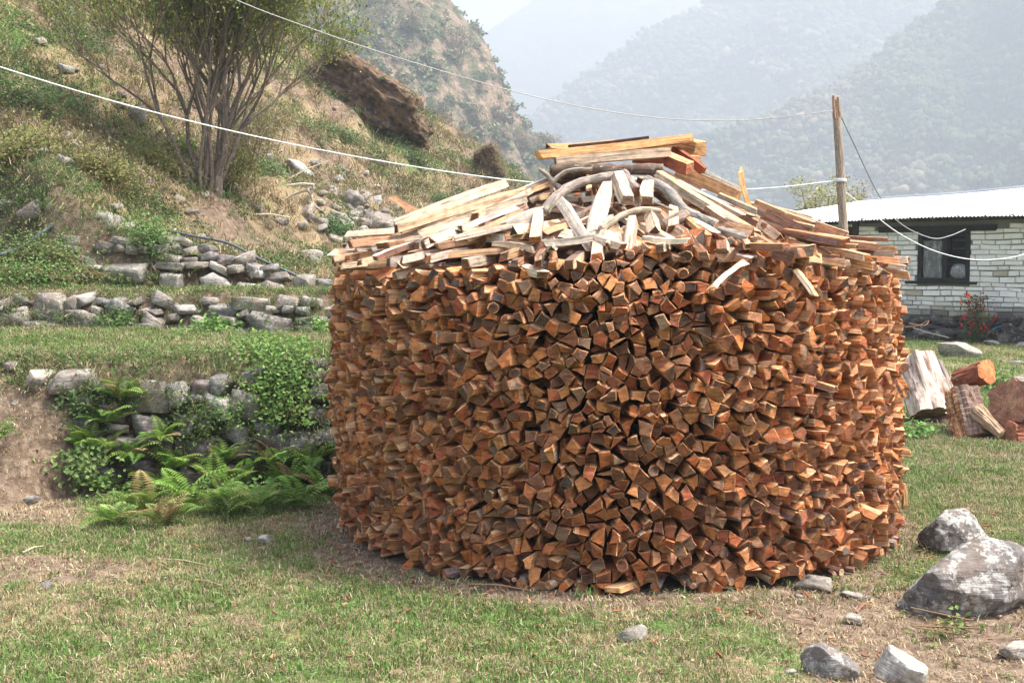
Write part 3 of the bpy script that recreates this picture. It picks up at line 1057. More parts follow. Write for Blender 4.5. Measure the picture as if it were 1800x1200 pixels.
def outcrop(label, foot, w, h, d, seed, mat, ry, rz):
    p = march(foot[0], foot[1], Hs)
    s = p.y / FPX
    V, F = ico(6)
    V = V.copy()
    r_ = np.random.RandomState(seed)
    for _ in range(15):
        n = r_.normal(0, 1, 3); n /= np.linalg.norm(n)
        dd = r_.uniform(0.5, 0.85)
        t = V @ n
        V = np.where((t > dd)[:, None], V - n[None, :] * (t - dd)[:, None] * 0.9, V)
    rg = 1 - 2.2 * np.abs(fbm(V * 2.0 + seed, 5, seed + 2, .6))
    stp = np.round(fbm(V * np.array([1.2, 1.2, 3.5]) + seed, 4, seed + 8, .6) * 6) / 6
    st2 = np.round(fbm(V * np.array([3.0, 3.0, 6.0]) + seed, 3, seed + 12, .6) * 5) / 5
    V = V * (1 + 0.24 * fbm(V * 2.2 + seed, 6, seed, 0.66)[:, None] + .16 * rg[:, None] + .20 * stp[:, None] + .09 * st2[:, None])
    V[:, 2] += 0.05 * np.round(fbm(V * np.array([1, 1, 5.0]), 3, seed + 5) * 5) / 5
    mx = np.abs(V).max(0)
    V = V / mx * np.array([w * s / 2, d * s / 2, h * s / 2])
    o = link("rock_outcrop", np_mesh("rock_outcrop", V, F, mat, False))
    o.location = (p.x, p.y + d * s * 0.30, p.z + h * s * 0.34)
    o.rotation_euler = (0, ry, rz)
    Mx = Matrix.Translation(o.location) @ o.rotation_euler.to_matrix().to_4x4()
    M3 = np.array(Mx)
    Vw = V @ M3[:3, :3].T + M3[:3, 3]
    tri = Vw[F]
    nn_ = np.cross(tri[:, 1] - tri[:, 0], tri[:, 2] - tri[:, 0])
    nn_ /= np.linalg.norm(nn_, axis=1)[:, None] + 1e-9
    cen_ = tri.mean(1)
    ok = (nn_[:, 2] > .25) & (rs.uniform(0, 1, len(F)) < .012) & (fbm(cen_ * .9, 3, 9) > -.15)
    scatter("outcrop_grass", cen_[ok], straw_t, 4, rs.uniform(.8, 1.6, ok.sum()), .5, 41)
    ok = (nn_[:, 2] > .3) & (rs.uniform(0, 1, len(F)) < .012) & (fbm(cen_ * .9, 3, 29) > .05)
    scatter("outcrop_ivy", cen_[ok], ivy, 4, rs.uniform(.7, 1.4, ok.sum()), .5, 42)
    return tag(o, label, "rock outcrop")


outcrop("large dark overhanging rock outcrop stained brown and black on the hillside", (652, 222), 285, 135, 220, 7, M_OUTCROP, 0.60, 0.15)
outcrop("smaller dark rock outcrop with dry grass, downhill from the large overhang", (858, 325), 74, 92, 80, 19, M_OUTCROP, 0.3, 0.4)

# loose stones in the rubble patch: one source copied
rub_src = [hull_mesh("rubble_stone", (0.28, 0.22, 0.13), m_, 300 + k) for k, m_ in enumerate((M_PALE, M_STONE, M_DARKSTONE, M_PALE, M_STONE, M_STONE))]
cnt = 0
for k in range(900):
    px, py = R.gauss(610, 70), R.gauss(365, 40)
    if k > 80:
        px, py = R.uniform(0, 900), R.uniform(40, 470)
        if py < 70 + (px - 560) * 0.66:
            continue
    if k <= 80 and (px < 470 or px > 780 or py > 450 or py < 270):
        continue
    p = march(px, py, Hs, 12.5, 60)
    if p is None or p.y < W3(p.x) + .5:
        continue
    o = link("loose_stone", rub_src[k % 6])
    o.location = (p.x, p.y, p.z + 0.03)
    s = R.uniform(0.4, 1.2) * (1.1 if k <= 80 else 0.75)
    o.scale = (s, s, s)
    o.rotation_euler = (R.uniform(-.5, .5), R.uniform(-.5, .5), R.uniform(0, 6.28))
    if k <= 80:
        tag(o, "angular pale stone in the rubble patch round the bleached roots", "stone", "loose stones in the rubble patch")
    else:
        tag(o, "loose grey stone lying in the scrub of the hillside", "stone", "stones scattered over the hillside")
    cnt += 1
    if cnt > 170:
        break

# ============================================================ dry-stone retaining walls
def stone_row(parent, stones, Yf, mat_of, seed, dep=0.30):
    for k, (cx, cy, w, h, rot, mt) in enumerate(stones):
        Y = Yf(cx, cy)
        p = at(cx, cy, Y)
        s = Y / FPX
        o = link("stone", hull_mesh("stone", (w * s * 1.12, max(dep, w * s * .5), h * s * 1.16), mt, seed + k, w > 40), parent)
        o.location = p - parent.location
        o.rotation_euler = (R.uniform(-.2, .2), rot + R.gauss(0, .10), R.uniform(-.4, .4))


def Yw1(px, py):
    v = (px - 900) / FPX
    Y = 8.6
    for _ in range(8):
        Y = float(W1(v * Y)) + 0.09 + (870 - py) * 0.0006
    return Y + .04


def Yw2(px, py):
    v = (px - 900) / FPX
    Y = 11.5
    for _ in range(8):
        Y = float(W2(v * Y)) + 0.07 + (595 - py) * 0.003
    return Y


def Yw3(px, py):
    v = (px - 900) / FPX
    Y = 13
    for _ in range(8):
        Y = float(W3(v * Y)) + 0.05 + (500 - py) * 0.003
    return Y


D_, G_, P_ = M_DARKSTONE, M_STONE, M_PALE
w1 = empty("retaining_wall", (-2.2, 8.5, 0), "lowest retaining wall of big dark boulders behind the ferns", "stone wall")
big1 = [(135, 672, 96, 46, 0, G_), (78, 668, 28, 32, .3, G_), (45, 724, 76, 52, .1, P_), (263, 692, 78, 54, .1, G_), (322, 692, 34, 52, -.2, P_),
        (398, 712, 48, 40, .1, P_), (450, 662, 52, 42, -.2, D_), (442, 717, 54, 50, .2, G_), (403, 668, 32, 46, .15, D_), (547, 662, 40, 30, -.3, G_),
        (562, 690, 46, 45, .2, D_), (540, 732, 64, 58, .3, D_), (417, 757, 54, 38, 0, D_), (365, 790, 78, 58, .15, D_), (270, 785, 74, 48, -.1, D_),
        (510, 785, 116, 60, -.25, D_), (335, 842, 54, 45, .3, G_), (562, 768, 44, 38, 0, D_), (478, 752, 44, 38, 0, D_), (270, 750, 54, 38, .2, D_),
        (565, 640, 26, 22, 0, D_), (200, 720, 56, 40, .1, D_), (215, 775, 50, 40, 0, D_), (335, 738, 44, 36, 0, D_), (200, 830, 50, 40, 0, D_), (265, 835, 50, 40, .2, D_),
        (420, 830, 60, 42, 0, D_), (500, 840, 60, 40, .1, D_), (565, 820, 50, 44, 0, D_), (372, 745, 34, 28, 0, G_), (303, 745, 30, 26, 0, D_), (160, 745, 40, 30, 0, D_),
        (620, 700, 60, 60, 0, D_), (630, 770, 70, 60, 0, D_), (625, 840, 60, 50, 0, D_), (355, 700, 28, 26, .2, D_), (500, 700, 34, 30, 0, G_), (495, 668, 28, 24, .2, G_)]
def fill(big, x0, x1, top, bot, wr, hr, mats, maxn):
    """smaller stones chinked between the big ones"""
    out = []
    y = top(x0) - 4
    yb = max(bot(x0), bot(x1))
    y = min(top(x0), top(x1))
    while y < yb:
        x = x0 + R.uniform(0, wr[0])
        hh = R.uniform(*hr)
        while x < x1:
            w = R.uniform(*wr)
            cx, cy = x + w / 2, y + hh / 2
            if top(cx) < cy < bot(cx) and not any(abs(cx - b[0]) < (w + b[2]) * .36 and abs(cy - b[1]) < (hh + b[3]) * .36 for b in big):
                out.append((cx, cy + R.uniform(-3, 3), w * 1.05, hh * R.uniform(.85, 1.15), R.uniform(-.3, .3), pick(*mats)))
            x += w * .95
        y += hh * .9
    R.shuffle(out)
    return big + out[:maxn]


big1 = fill(big1, 130, 640, lambda x: 668, lambda x: 850, (22, 44), (18, 30), (D_, D_, G_), 60)
stone_row(w1, big1, Yw1, None, 1000, 0.4)

w2 = empty("retaining_wall", (-3.4, 11.4, 0.93), "middle retaining wall of mixed stones with a pale rectangular block", "stone wall")
big2 = [(43, 560, 40, 26, 0, G_), (95, 541, 62, 50, .15, M_STONE), (152, 570, 62, 42, .1, G_), (17, 572, 38, 26, 0, G_), (80, 580, 78, 30, 0, D_), (133, 533, 30, 26, 0, G_),
        (157, 525, 26, 20, 0, P_), (170, 546, 22, 18, 0, G_), (217, 548, 52, 22, .2, P_), (285, 530, 38, 22, .35, P_), (277, 563, 48, 20, .45, G_), (327, 543, 46, 18, .1, P_),
        (393, 548, 62, 26, 0, P_), (405, 563, 46, 18, .2, G_), (440, 535, 72, 24, 0, G_), (481, 571, 90, 44, 0, M_PALE), (507, 532, 38, 20, .2, G_), (533, 548, 36, 18, 0, P_),
        (548, 564, 44, 16, 0, P_), (556, 582, 38, 20, 0, G_), (263, 577, 34, 20, 0, G_), (310, 558, 26, 20, 0, G_), (350, 566, 30, 22, 0, G_), (345, 585, 44, 18, 0, G_),
        (200, 570, 30, 20, 0, G_), (233, 590, 44, 16, 0, G_), (590, 545, 44, 26, 0, G_), (590, 572, 50, 26, 0, P_), (180, 590, 30, 14, 0, G_), (415, 588, 40, 18, 0, G_), (368, 530, 34, 16, .1, G_),
        (245, 528, 26, 14, 0, G_), (300, 583, 30, 16, 0, G_), (-30, 560, 50, 40, 0, G_)]
big2 = fill(big2, -60, 640, lambda x: 524, lambda x: 588, (16, 40), (11, 19), (G_, P_, D_, G_), 95)
stone_row(w2, big2, Yw2, None, 1100, 0.3)

w3 = empty("retaining_wall", (-3.7, 12.9, 1.35), "upper retaining wall of many small stones with upright slabs at its foot", "stone wall")
big3 = [(220, 480, 84, 44, 0, M_PALE), (300, 494, 46, 32, 0, P_), (380, 498, 52, 34, .05, P_), (437, 511, 52, 20, 0, P_), (480, 508, 42, 28, .2, G_), (535, 500, 32, 36, .4, G_),
        (168, 388, 80, 34, .08, P_), (220, 400, 24, 15, .1, G_), (123, 424, 44, 18, .1, G_), (183, 438, 32, 26, .3, G_), (560, 515, 24, 20, 0, P_)]
rects = [(c[0], c[1], c[2], c[3]) for c in big3]
y = 384.0
while y < 512:
    hrow = R.uniform(13, 19)
    x = 92 + R.uniform(0, 10) + max(0, (y - 470)) * 0.9
    while x < 565:
        wr = R.uniform(20, 50)
        cx, cy = x + wr / 2, y + hrow / 2
        topy = np.interp(cx, [92, 130, 230, 300, 380, 470, 565], [410, 380, 384, 418, 438, 466, 496])
        boty = np.interp(cx, [92, 200, 400, 565], [478, 500, 514, 522])
        if topy - 2 < cy < boty and not any(abs(cx - a) < (wr + w) * 0.44 and abs(cy - b) < (hrow + h) * 0.42 for a, b, w, h in rects):
            big3.append((cx, cy + R.uniform(-3, 3), wr, hrow * R.uniform(.8, 1.15), R.uniform(-.2, .35), pick(G_, G_, P_, D_)))
        x += wr * 0.98
    y += hrow * 0.95
stone_row(w3, big3, Yw3, None, 1200, 0.24)

# footing stones in the slope beside the track
for k, (cx, cy, w, h) in enumerate([(-40, 760, 60, 40), (20, 655, 30, 20)]):
    boulder("stone", cx, cy, w, h, M_STONE, ["grey stone beside the track, low in the bank", "small stone in the turf edge above the track"][k], 1300 + k, "stone", sub=3)

# ============================================================ the round firewood stack
ENDS = [(0.38, 0.145, 0.05), (0.32, 0.115, 0.044), (0.43, 0.18, 0.07), (0.25, 0.095, 0.044), (0.38, 0.12, 0.04), (0.34, 0.155, 0.08)]
BROWN = [(0.18, 0.085, 0.048), (0.21, 0.10, 0.055), (0.14, 0.062, 0.038)]
GREYE = [(0.17, 0.10, 0.062), (0.13, 0.08, 0.052), (0.21, 0.135, 0.09)]
REDB = [(0.27, 0.075, 0.035), (0.22, 0.06, 0.03), (0.33, 0.10, 0.045)]
SIDES = [(0.48, 0.215, 0.095), (0.54, 0.28, 0.135), (0.40, 0.165, 0.07), (0.50, 0.27, 0.14), (0.60, 0.37, 0.21)]
PALE = [(0.60, 0.45, 0.31), (0.64, 0.51, 0.38), (0.54, 0.36, 0.23), (0.55, 0.34, 0.19), (0.66, 0.56, 0.45), (0.44, 0.25, 0.14), (0.38, 0.30, 0.24), (0.33, 0.19, 0.12)]
GREYW = [(0.46, 0.40, 0.34), (0.38, 0.33, 0.28), (0.55, 0.48, 0.41)]
BARKC = [(0.20, 0.13, 0.10), (0.26, 0.19, 0.15), (0.17, 0.09, 0.06), (0.30, 0.25, 0.21)]


def log_geo(a, origin, ax, e1, e2, poly, length, endc, sidec, barkc=None, slant=0.012, chamfer=0.004, taper=0.9, crook=0.006, segs=2):
    """split log: origin is the middle of the near end, ax points INTO the pile, poly in the (e1,e2) plane"""
    n = len(poly)
    ro = (R.uniform(0, 40), R.uniform(0, 40))
    s1, s2 = R.uniform(-slant, slant), R.uniform(-slant, slant)
    rr = max(1e-4, max(math.hypot(*p) for p in poly))

    def P(t, q, k):
        return tuple(origin + ax * t + e1 * (q[0] * k) + e2 * (q[1] * k))
    # the cut face: a ring inset a little with a broken centre
    ch = chamfer
    kin = max(0.6, 1 - ch * 1.6 / rr)
    outer = []
    for q in poly:
        d = (q[0] * s1 + q[1] * s2) / rr
        outer.append((q, d))
    vs, ls = [], []
    for q, d in outer:
        vs.append(P(d, q, kin)); ls.append((ro[0] + d, q[0] + ro[1], q[1]))
    vs.append(P(R.uniform(-0.003, 0.003), (R.uniform(-.2, .2) * rr, R.uniform(-.2, .2) * rr), 1)); ls.append((ro[0], ro[1], 0))
    # end grain: streaks run across the face
    le = [(l[1] * 1.0, l[0], l[2] * 0.8 + 3) for l in ls]
    a.add(vs, [((j + 1) % n, j, n) for j in range(n)], endc, le)
    # rings down the side
    rings = [(ch * 1.3, 1.0)]
    for k in range(1, segs + 1):
        rings.append((length * k / segs, 1.0 if k < segs else taper))
    bw = (R.gauss(0, crook), R.gauss(0, crook))
    jx = [(bw[0] * math.sin(math.pi * r_[0] / length) + R.gauss(0, crook * .12), bw[1] * math.sin(math.pi * r_[0] / length) + R.gauss(0, crook * .12)) if k else (0, 0) for k, r_ in enumerate(rings)]
    bark_i = R.randrange(n) if barkc is not None else -1
    for j in range(n):
        q0, q1 = poly[j], poly[(j + 1) % n]
        c = barkc if j == bark_i else (sidec if not isinstance(sidec, list) else sidec[j % len(sidec)])
        vv = [P(outer[j][1], q0, kin), P(outer[(j + 1) % n][1], q1, kin)]
        ll = [(ro[0], q0[0] + ro[1], q0[1]), (ro[0], q1[0] + ro[1], q1[1])]
        for k, (t, sc_) in enumerate(rings):
            o_ = e1 * jx[k][0] + e2 * jx[k][1]
            for q, dd in ((q0, outer[j][1]), (q1, outer[(j + 1) % n][1])):
                tt = t + (dd if k == 0 else 0)
                vv.append(tuple(Vector(P(tt, q, sc_)) + o_))
                ll.append((tt + ro[0], q[0] + ro[1], q[1]))
        f = []
        for k in range(len(rings)):
            f.append((2 * k, 2 * k + 1, 2 * k + 3, 2 * k + 2))
        a.add(vv, f, c, ll)
    # far end
    o_ = e1 * jx[-1][0] + e2 * jx[-1][1]
    a.add([tuple(Vector(P(length, q, taper)) + o_) for q in poly], [tuple(range(n))], endc, [(q[0] + ro[1], ro[0], q[1]) for q in poly])


def clip(poly, nx, ny, d):
    out = []
    for i in range(len(poly)):
        p, q = poly[i], poly[(i + 1) % len(poly)]
        a_, b_ = p[0] * nx + p[1] * ny - d, q[0] * nx + q[1] * ny - d
        if a_ <= 0:
            out.append(p)
        if a_ * b_ < 0:
            t = a_ / (a_ - b_)
            out.append((p[0] + (q[0] - p[0]) * t, p[1] + (q[1] - p[1]) * t))
    return out


def area(poly):
    return 0.5 * sum(poly[i][0] * poly[(i + 1) % len(poly)][1] - poly[(i + 1) % len(poly)][0] * poly[i][1] for i in range(len(poly)))


def reduce_poly(poly, n):
    poly = list(poly)
    while len(poly) > n:
        best, bi = 1e9, 0
        for i in range(len(poly)):
            p, q, r = poly[i - 1], poly[i], poly[(i + 1) % len(poly)]
            t = abs((q[0] - p[0]) * (r[1] - p[1]) - (r[0] - p[0]) * (q[1] - p[1]))
            if t < best:
                best, bi = t, i
        poly.pop(bi)
    return poly


def rim_z(th):
    """height of the stack's wall at the angle th (0 = towards the camera, + = to its right side)"""
    return 1.64 + 0.12 * math.exp(-((th - 0.35) / 0.55) ** 2) + 0.03 * math.sin(3 * th + 1) + 0.02 * math.sin(7 * th)


stack = empty("firewood_stack", (PC.x, PC.y, 0), "big round stack of split orange-brown firewood with a heaped conical top", "firewood stack")
CIRC = 2 * math.pi * PR
DX, DZ = 0.070, 0.054
ncol = int(CIRC / DX)
nrow = int(1.80 / DZ)
sites = []
for r_ in range(nrow + 1):
    for c_ in range(ncol):
        s = (c_ + 0.5 * (r_ % 2) + R.uniform(-.36, .36)) * CIRC / ncol
        z = (r_ + R.uniform(-.36, .36)) * DZ + 0.02
        if R.random() < 0.12:
            continue
        sites.append((s % CIRC, z))
grid = {}
for k, (s, z) in enumerate(sites):
    grid.setdefault((int(s / 0.2), int(z / 0.2)), []).append(k)
NG = int(CIRC / 0.2) + 1
logs = []
for k, (s, z) in enumerate(sites):
    # the logs of a region lean the same way: shear the metric
    fl = float(vnoise(np.array([s * 0.9, z * 1.1, 3.3]), 5)) * 0.75
    cf, sf = math.cos(fl), math.sin(fl)
    AS = 1.0 + 0.35 * float(vnoise(np.array([s * 2.1, z * 2.3, 8.1]), 9))
    poly = [(-.10, -.10), (.10, -.10), (.10, .10), (-.10, .10)]
    gi, gj = int(s / 0.2), int(z / 0.2)
    for di in (-1, 0, 1):
        for dj in (-1, 0, 1):
            for q in grid.get(((gi + di) % NG, gj + dj), ()) if True else ():
                if q == k:
                    continue
                dx = sites[q][0] - s
                dx = (dx + CIRC / 2) % CIRC - CIRC / 2
                dz = sites[q][1] - z
                if abs(dx) > .24 or abs(dz) > .24:
                    continue
                dl = math.hypot(dx, dz)
                if dl < 1e-6:
                    continue
                poly = clip(poly, dx / dl, dz / dl, dl / 2)
                if len(poly) < 3:
                    break
            if len(poly) < 3:
                break
        if len(poly) < 3:
            break
    if len(poly) < 3:
        continue
    cells = [poly]
    if abs(area(poly)) > 0.0058 and R.random() < 0.7 or R.random() < 0.17:
        an = fl * .6 + R.gauss(0, .35) + (math.pi / 2 if R.random() < .55 else 0)
        cx_ = sum(p[0] for p in poly) / len(poly)
        cz_ = sum(p[1] for p in poly) / len(poly)
        nx_, nz_ = math.cos(an), math.sin(an)
        d0 = cx_ * nx_ + cz_ * nz_ + R.uniform(-.01, .01)
        cells = [c for c in (clip(poly, nx_, nz_, d0), clip(poly, -nx_, -nz_, -d0)) if len(c) >= 3]
    for c in cells:
        if area(c) < 0:
            c = c[::-1]
        if area(c) < 0.0004:
            continue
        n = R.choices([3, 4, 5, 6], [12, 62, 20, 6])[0]
        c = reduce_poly(c, n)
        cx_ = sum(p[0] for p in c) / len(c)
        cz_ = sum(p[1] for p in c) / len(c)
        tw = R.gauss(0, 0.07)
        sh = R.uniform(0.84, 1.0)
        ct, st_ = math.cos(tw), math.sin(tw)
        pl = [((p[0] - cx_) * sh * ct - (p[1] - cz_) * sh * st_ + R.gauss(0, .0025), (p[0] - cx_) * sh * st_ + (p[1] - cz_) * sh * ct + R.gauss(0, .0025)) for p in c]
        # ragged outline: the edges are torn, not sawn
        rag = []
        for i_ in range(len(pl)):
            p_, q_ = pl[i_], pl[(i_ + 1) % len(pl)]
            rag.append(p_)
            el = math.hypot(q_[0] - p_[0], q_[1] - p_[1])
            if el > .025:
                t_ = R.uniform(.3, .7)
                nx2, ny2 = (q_[1] - p_[1]) / el, -(q_[0] - p_[0]) / el
                h_ = R.uniform(-.006, .004)
                rag.append((p_[0] + (q_[0] - p_[0]) * t_ + nx2 * h_, p_[1] + (q_[1] - p_[1]) * t_ + ny2 * h_))
        if R.random() < .035 and abs(area(pl)) > .0018:
            r_o = math.sqrt(abs(area(pl)) / math.pi) * .95
            rag = [(r_o * math.cos(q) * R.uniform(.94, 1.05), r_o * math.sin(q) * R.uniform(.94, 1.05)) for q in np.linspace(0, 2 * math.pi, 9)[:-1]]
        logs.append((s + cx_, z + cz_, rag))

items = []
for s, z, pl in logs:
    th = s / PR - math.pi          # 0 towards the camera
    if z > rim_z(th) - 0.02 or z < 0.01:
        continue
    er = Vector((math.sin(th), -math.cos(th), 0))       # outward
    et = Vector((math.cos(th), math.sin(th), 0))
    ez = Vector((0, 0, 1))
    bulge = 0.035 * math.sin(math.pi * min(1, z / 1.6)) + 0.03 * float(vnoise(np.array([s * .8, z * .9, 0.0]), 44))
    topin = -0.10 * max(0.0, (z - 1.52) / 0.2) if z > 1.52 else 0
    dep = R.gauss(-0.005, 0.021)
    u = R.random()
    if u < 0.09:
        dep -= R.uniform(0.04, 0.12)
    elif u > 0.95:
        dep += R.uniform(0.02, 0.05)
    rad = PR - 0.045 + bulge + topin + dep
    org = Vector((PC.x, PC.y, 0)) + er * rad + ez * z
    yaw, pit = R.gauss(0, 0.13), R.gauss(0, 0.09)
    ax = (-er + et * yaw + ez * pit).normalized()
    e1 = et - ax * et.dot(ax)
    e1.normalize()
    e2 = ax.cross(e1)
    if e2.z < 0:
        e2 = -e2
    # colours: dark ends more frequent towards the top, less so on the right
    top = max(0.0, (z - 1.25) / 0.4)
    dk = R.random() < 0.05 + 0.45 * top * (1 if th < 0.5 else 0.6)
    u = R.random()
    if dk:
        ec = jit(pick(*GREYE, (0.10, 0.075, 0.065), BROWN[2]), .2)
    elif u < 0.56:
        ec = jit(pick(*ENDS), .28)
    elif u < 0.84:
        ec = jit(pick(*BROWN), .22)
    elif u < 0.90:
        ec = jit(pick(*GREYE), .2)
    else:
        ec = jit(pick(*REDB), .2)
    sc_ = [jit(pick(*SIDES), .15), jit(pick(*SIDES, *ENDS[:2]), .15), jit(pick(*SIDES), .2)]
    bk = jit(pick(*REDB, *BARKC), .2) if R.random() < 0.45 else None
    fac = er.dot((Vector((0, 0, CAM_H)) - org).normalized())
    vis = max(fac, 0) * abs(area(pl)) / ((org - Vector((0, 0, CAM_H))).length ** 2)
    items.append((vis if fac > 0.15 else 0, org, ax, e1, e2, pl, ec, sc_, bk))
items.sort(key=lambda t: -t[0])
rest = Acc()
loc0 = Vector((PC.x, PC.y, 0))
for i, (vis, org, ax, e1, e2, pl, ec, sc_, bk) in enumerate(items):
    a = Acc() if i < 300 else rest
    near = i < 2200
    log_geo(a, (org - loc0), ax, e1, e2, pl, R.uniform(0.34, 0.46), ec, sc_, bk, segs=2 if near else 1, slant=0.026)
    if i < 300:
        a.build("firewood_log", M_WOOD, stack)
o = rest.build("firewood_logs", M_WOOD, stack)
tag(o, kind="stuff")

# thin branches and round wood laid under the lowest course
for k in range(34):
    th = R.uniform(-1.5, 1.6)
    er = Vector((math.sin(th), -math.cos(th), 0))
    et = Vector((math.cos(th), math.sin(th), 0))
    d = (-er + et * R.uniform(-.8, .8)).normalized()
    r0 = R.uniform(0.014, 0.03)
    p = er * (PR + R.uniform(-0.07, 0.01)) + Vector((0, 0, R.uniform(0.01, 0.05)))
    a = Acc()
    a.tube([p, p + d * .25 + Vector((0, 0, .01)), p + d * .5], [r0, r0 * .95, r0 * .8], 7, jit(pick(*BARKC, (0.45, 0.36, 0.25)), .2), rough=.08)
    a.tube([p - d * 0.003, p + d * 0.002], [r0 * .86, r0 * .86], 7, jit(pick(*SIDES), .2))
    a.build("branch", M_BARK, stack)

# dark filler drum inside; its dark colour stands in for shade in the gaps
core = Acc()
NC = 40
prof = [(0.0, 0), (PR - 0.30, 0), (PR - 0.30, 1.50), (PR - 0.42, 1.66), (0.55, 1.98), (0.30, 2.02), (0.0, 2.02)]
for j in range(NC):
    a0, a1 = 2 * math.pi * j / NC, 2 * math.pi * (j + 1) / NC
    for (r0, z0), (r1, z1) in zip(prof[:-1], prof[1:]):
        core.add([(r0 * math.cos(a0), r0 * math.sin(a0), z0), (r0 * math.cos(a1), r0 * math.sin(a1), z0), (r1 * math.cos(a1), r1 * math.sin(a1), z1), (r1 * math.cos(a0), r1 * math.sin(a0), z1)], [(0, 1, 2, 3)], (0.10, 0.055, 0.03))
tag(core.build("dark_gap_filler", M_WOOD, stack), kind="stuff")


def coneZ(x, y):
    r = math.hypot(x - PC.x, y - PC.y)
    if r > PR:
        return -1.0
    th = math.atan2(x - PC.x, -(y - PC.y))
    edge = rim_z(th) - 0.04
    z = 2.26 - 0.36 * max(r, 0.30)
    return min(max(z, 0), 2.2) if r < PR - 0.25 else z * (1 - (r - PR + .25) / .25) + edge * (r - PR + .25) / .25


def quad_poly(w, h):
    k = R.random()
    if k < 0.3:
        p = [(-w / 2, -h / 2), (w / 2, -h / 2 * R.uniform(.6, 1)), (R.uniform(-.2, .2) * w, h / 2)]
    else:
        p = [(-w / 2 * R.uniform(.7, 1.1), -h / 2), (w / 2 * R.uniform(.8, 1.1), -h / 2 * R.uniform(.7, 1)), (w / 2 * R.uniform(.5, 1), h / 2), (-w / 2 * R.uniform(.5, 1), h / 2 * R.uniform(.7, 1))]
    return p


def log_between(name, A, B, w, h, endc, sidec, parent=None, barkc=None, mat=None, crook=0.01, taper=.85, segs=5, up=None):
    d = (B - A)
    L = d.length
    ax = d / L
    upv = up or Vector((0, 0, 1))
    e1 = ax.cross(upv)
    if e1.length < 1e-3:
        e1 = Vector((1, 0, 0))
    e1.normalize()
    e2 = e1.cross(ax)
    a = Acc()
    org = A if parent is None else A - parent.location
    base = org.copy()
    log_geo(a, Vector((0, 0, 0)), ax, e1, e2, quad_poly(w, h), L, endc, sidec, barkc, slant=0.02, crook=crook, taper=taper, segs=segs)
    o = a.build(name, mat or M_WOOD, parent)
    o.location = base
    return o


# filler of the heap: split logs tumbled over the cone
cnt = 0
for layer in range(4):
    nn = (90, 90, 60, 60)[layer]
    for k in range(nn):
        th = R.uniform(-1.9, 1.9) if R.random() < .8 else R.uniform(-3.1, 3.1)
        r = (PR - 0.08) * math.sqrt(R.uniform(0.04, 0.94))
        if layer == 2:
            r = PR - R.uniform(0.10, 0.5)
        er = Vector((math.sin(th), -math.cos(th), 0))
        et = Vector((math.cos(th), math.sin(th), 0))
        x, y = PC.x + er.x * r, PC.y + er.y * r
        z = coneZ(x, y) - 0.06 + layer * 0.03
        L = R.uniform(0.32, 0.62)
        rad_ori = R.gauss(0, 0.55) + (R.choice([0, 0, 1.2, -1.2]) if R.random() < .4 else 0)
        if layer >= 2:
            rad_ori = R.gauss(0, .38)
            L = R.uniform(.28, .44)
        dr = (er * math.cos(rad_ori) + et * math.sin(rad_ori))
        slope = -0.36 * math.cos(rad_ori) if r < PR - .3 else -0.12
        d = (dr + Vector((0, 0, slope + R.gauss(0, .07)))).normalized()
        c = Vector((x, y, z + 0.03))
        A, B = c + d * L / 2, c - d * L / 2
        for Q in (A, B):
            rq = math.hypot(Q.x - PC.x, Q.y - PC.y)
            if rq > PR + 0.02:
                sft = (rq - PR - 0.02)
                A = A - Vector((er.x * sft, er.y * sft, 0))
                B = B - Vector((er.x * sft, er.y * sft, 0))
        sidelist = PALE if (th < 0.15 or R.random() < .3) else SIDES + PALE[3:] + BROWN
        ec = jit(pick((0.10, 0.075, 0.06), *GREYE, *BROWN, *ENDS[:2]), .2)
        sd_ = [jit(pick(*sidelist, *(GREYW if R.random() < .3 else ())), .12) for _ in range(3)]
        log_between("split_log", A, B, R.uniform(.03, .078), R.uniform(.025, .055), ec, sd_, stack, jit(pick(*BARKC), .2) if R.random() < .4 else None, segs=3, crook=.006)
        cnt += 1


def hit(px, py, lift=0.0):
    """point on the heap's surface behind a pixel"""
    p = march(px, py, lambda x, y: coneZ(x, y) + lift, 5.2, 9.6)
    return p


def heap_log(name, A, B, w, h, ec, sc_, label, bark=None, lift=(0.10, 0.10), YA=None, YB=None, cat="split log", crook=.008, taper=.85, mat=None, segs=6):
    a_ = at(A[0], A[1], YA) if YA else hit(A[0], A[1], lift[0])
    b_ = at(B[0], B[1], YB) if YB else hit(B[0], B[1], lift[1])
    if a_ is None or b_ is None:
        # off the cone's edge: borrow the other end's depth
        ref = a_ or b_
        Yr = ref.y if ref else 7.0
        a_ = a_ or at(A[0], A[1], Yr)
        b_ = b_ or at(B[0], B[1], Yr)
    o = log_between(name, a_, b_, w, h, ec, sc_, None, bark, crook=crook, taper=taper, mat=mat, segs=segs)
    return tag(o, label, cat)


DKE = (0.07, 0.05, 0.042)
TAN = (0.60, 0.36, 0.17)
CREAM = (0.68, 0.56, 0.41)
WHITE_ = (0.76, 0.69, 0.58)
RED_ = (0.30, 0.09, 0.045)
Yt = 7.25
heap_log("plank", (961, 257), (1080, 250), .06, .035, DKE, [CREAM, TAN], "thin pale plank at the very back of the top of the heap", YA=Yt + .3, YB=Yt + .3, cat="plank")
heap_log("split_log", (945, 273), (1216, 243), .09, .052, TAN, [TAN, (0.5, 0.27, 0.12), (0.62, 0.38, 0.19), (0.12, 0.07, 0.05)], "longest orange-tan split beam lying level across the summit of the heap", YA=Yt, YB=Yt + .1, crook=.004, taper=1.0)
heap_log("split_log", (1000, 258), (1140, 242), .05, .02, DKE, [(0.09, 0.05, 0.04)] * 2, "dark strip of bark lying along the top of the longest beam", YA=Yt + .09, YB=Yt + .13, crook=.003, cat="bark strip")
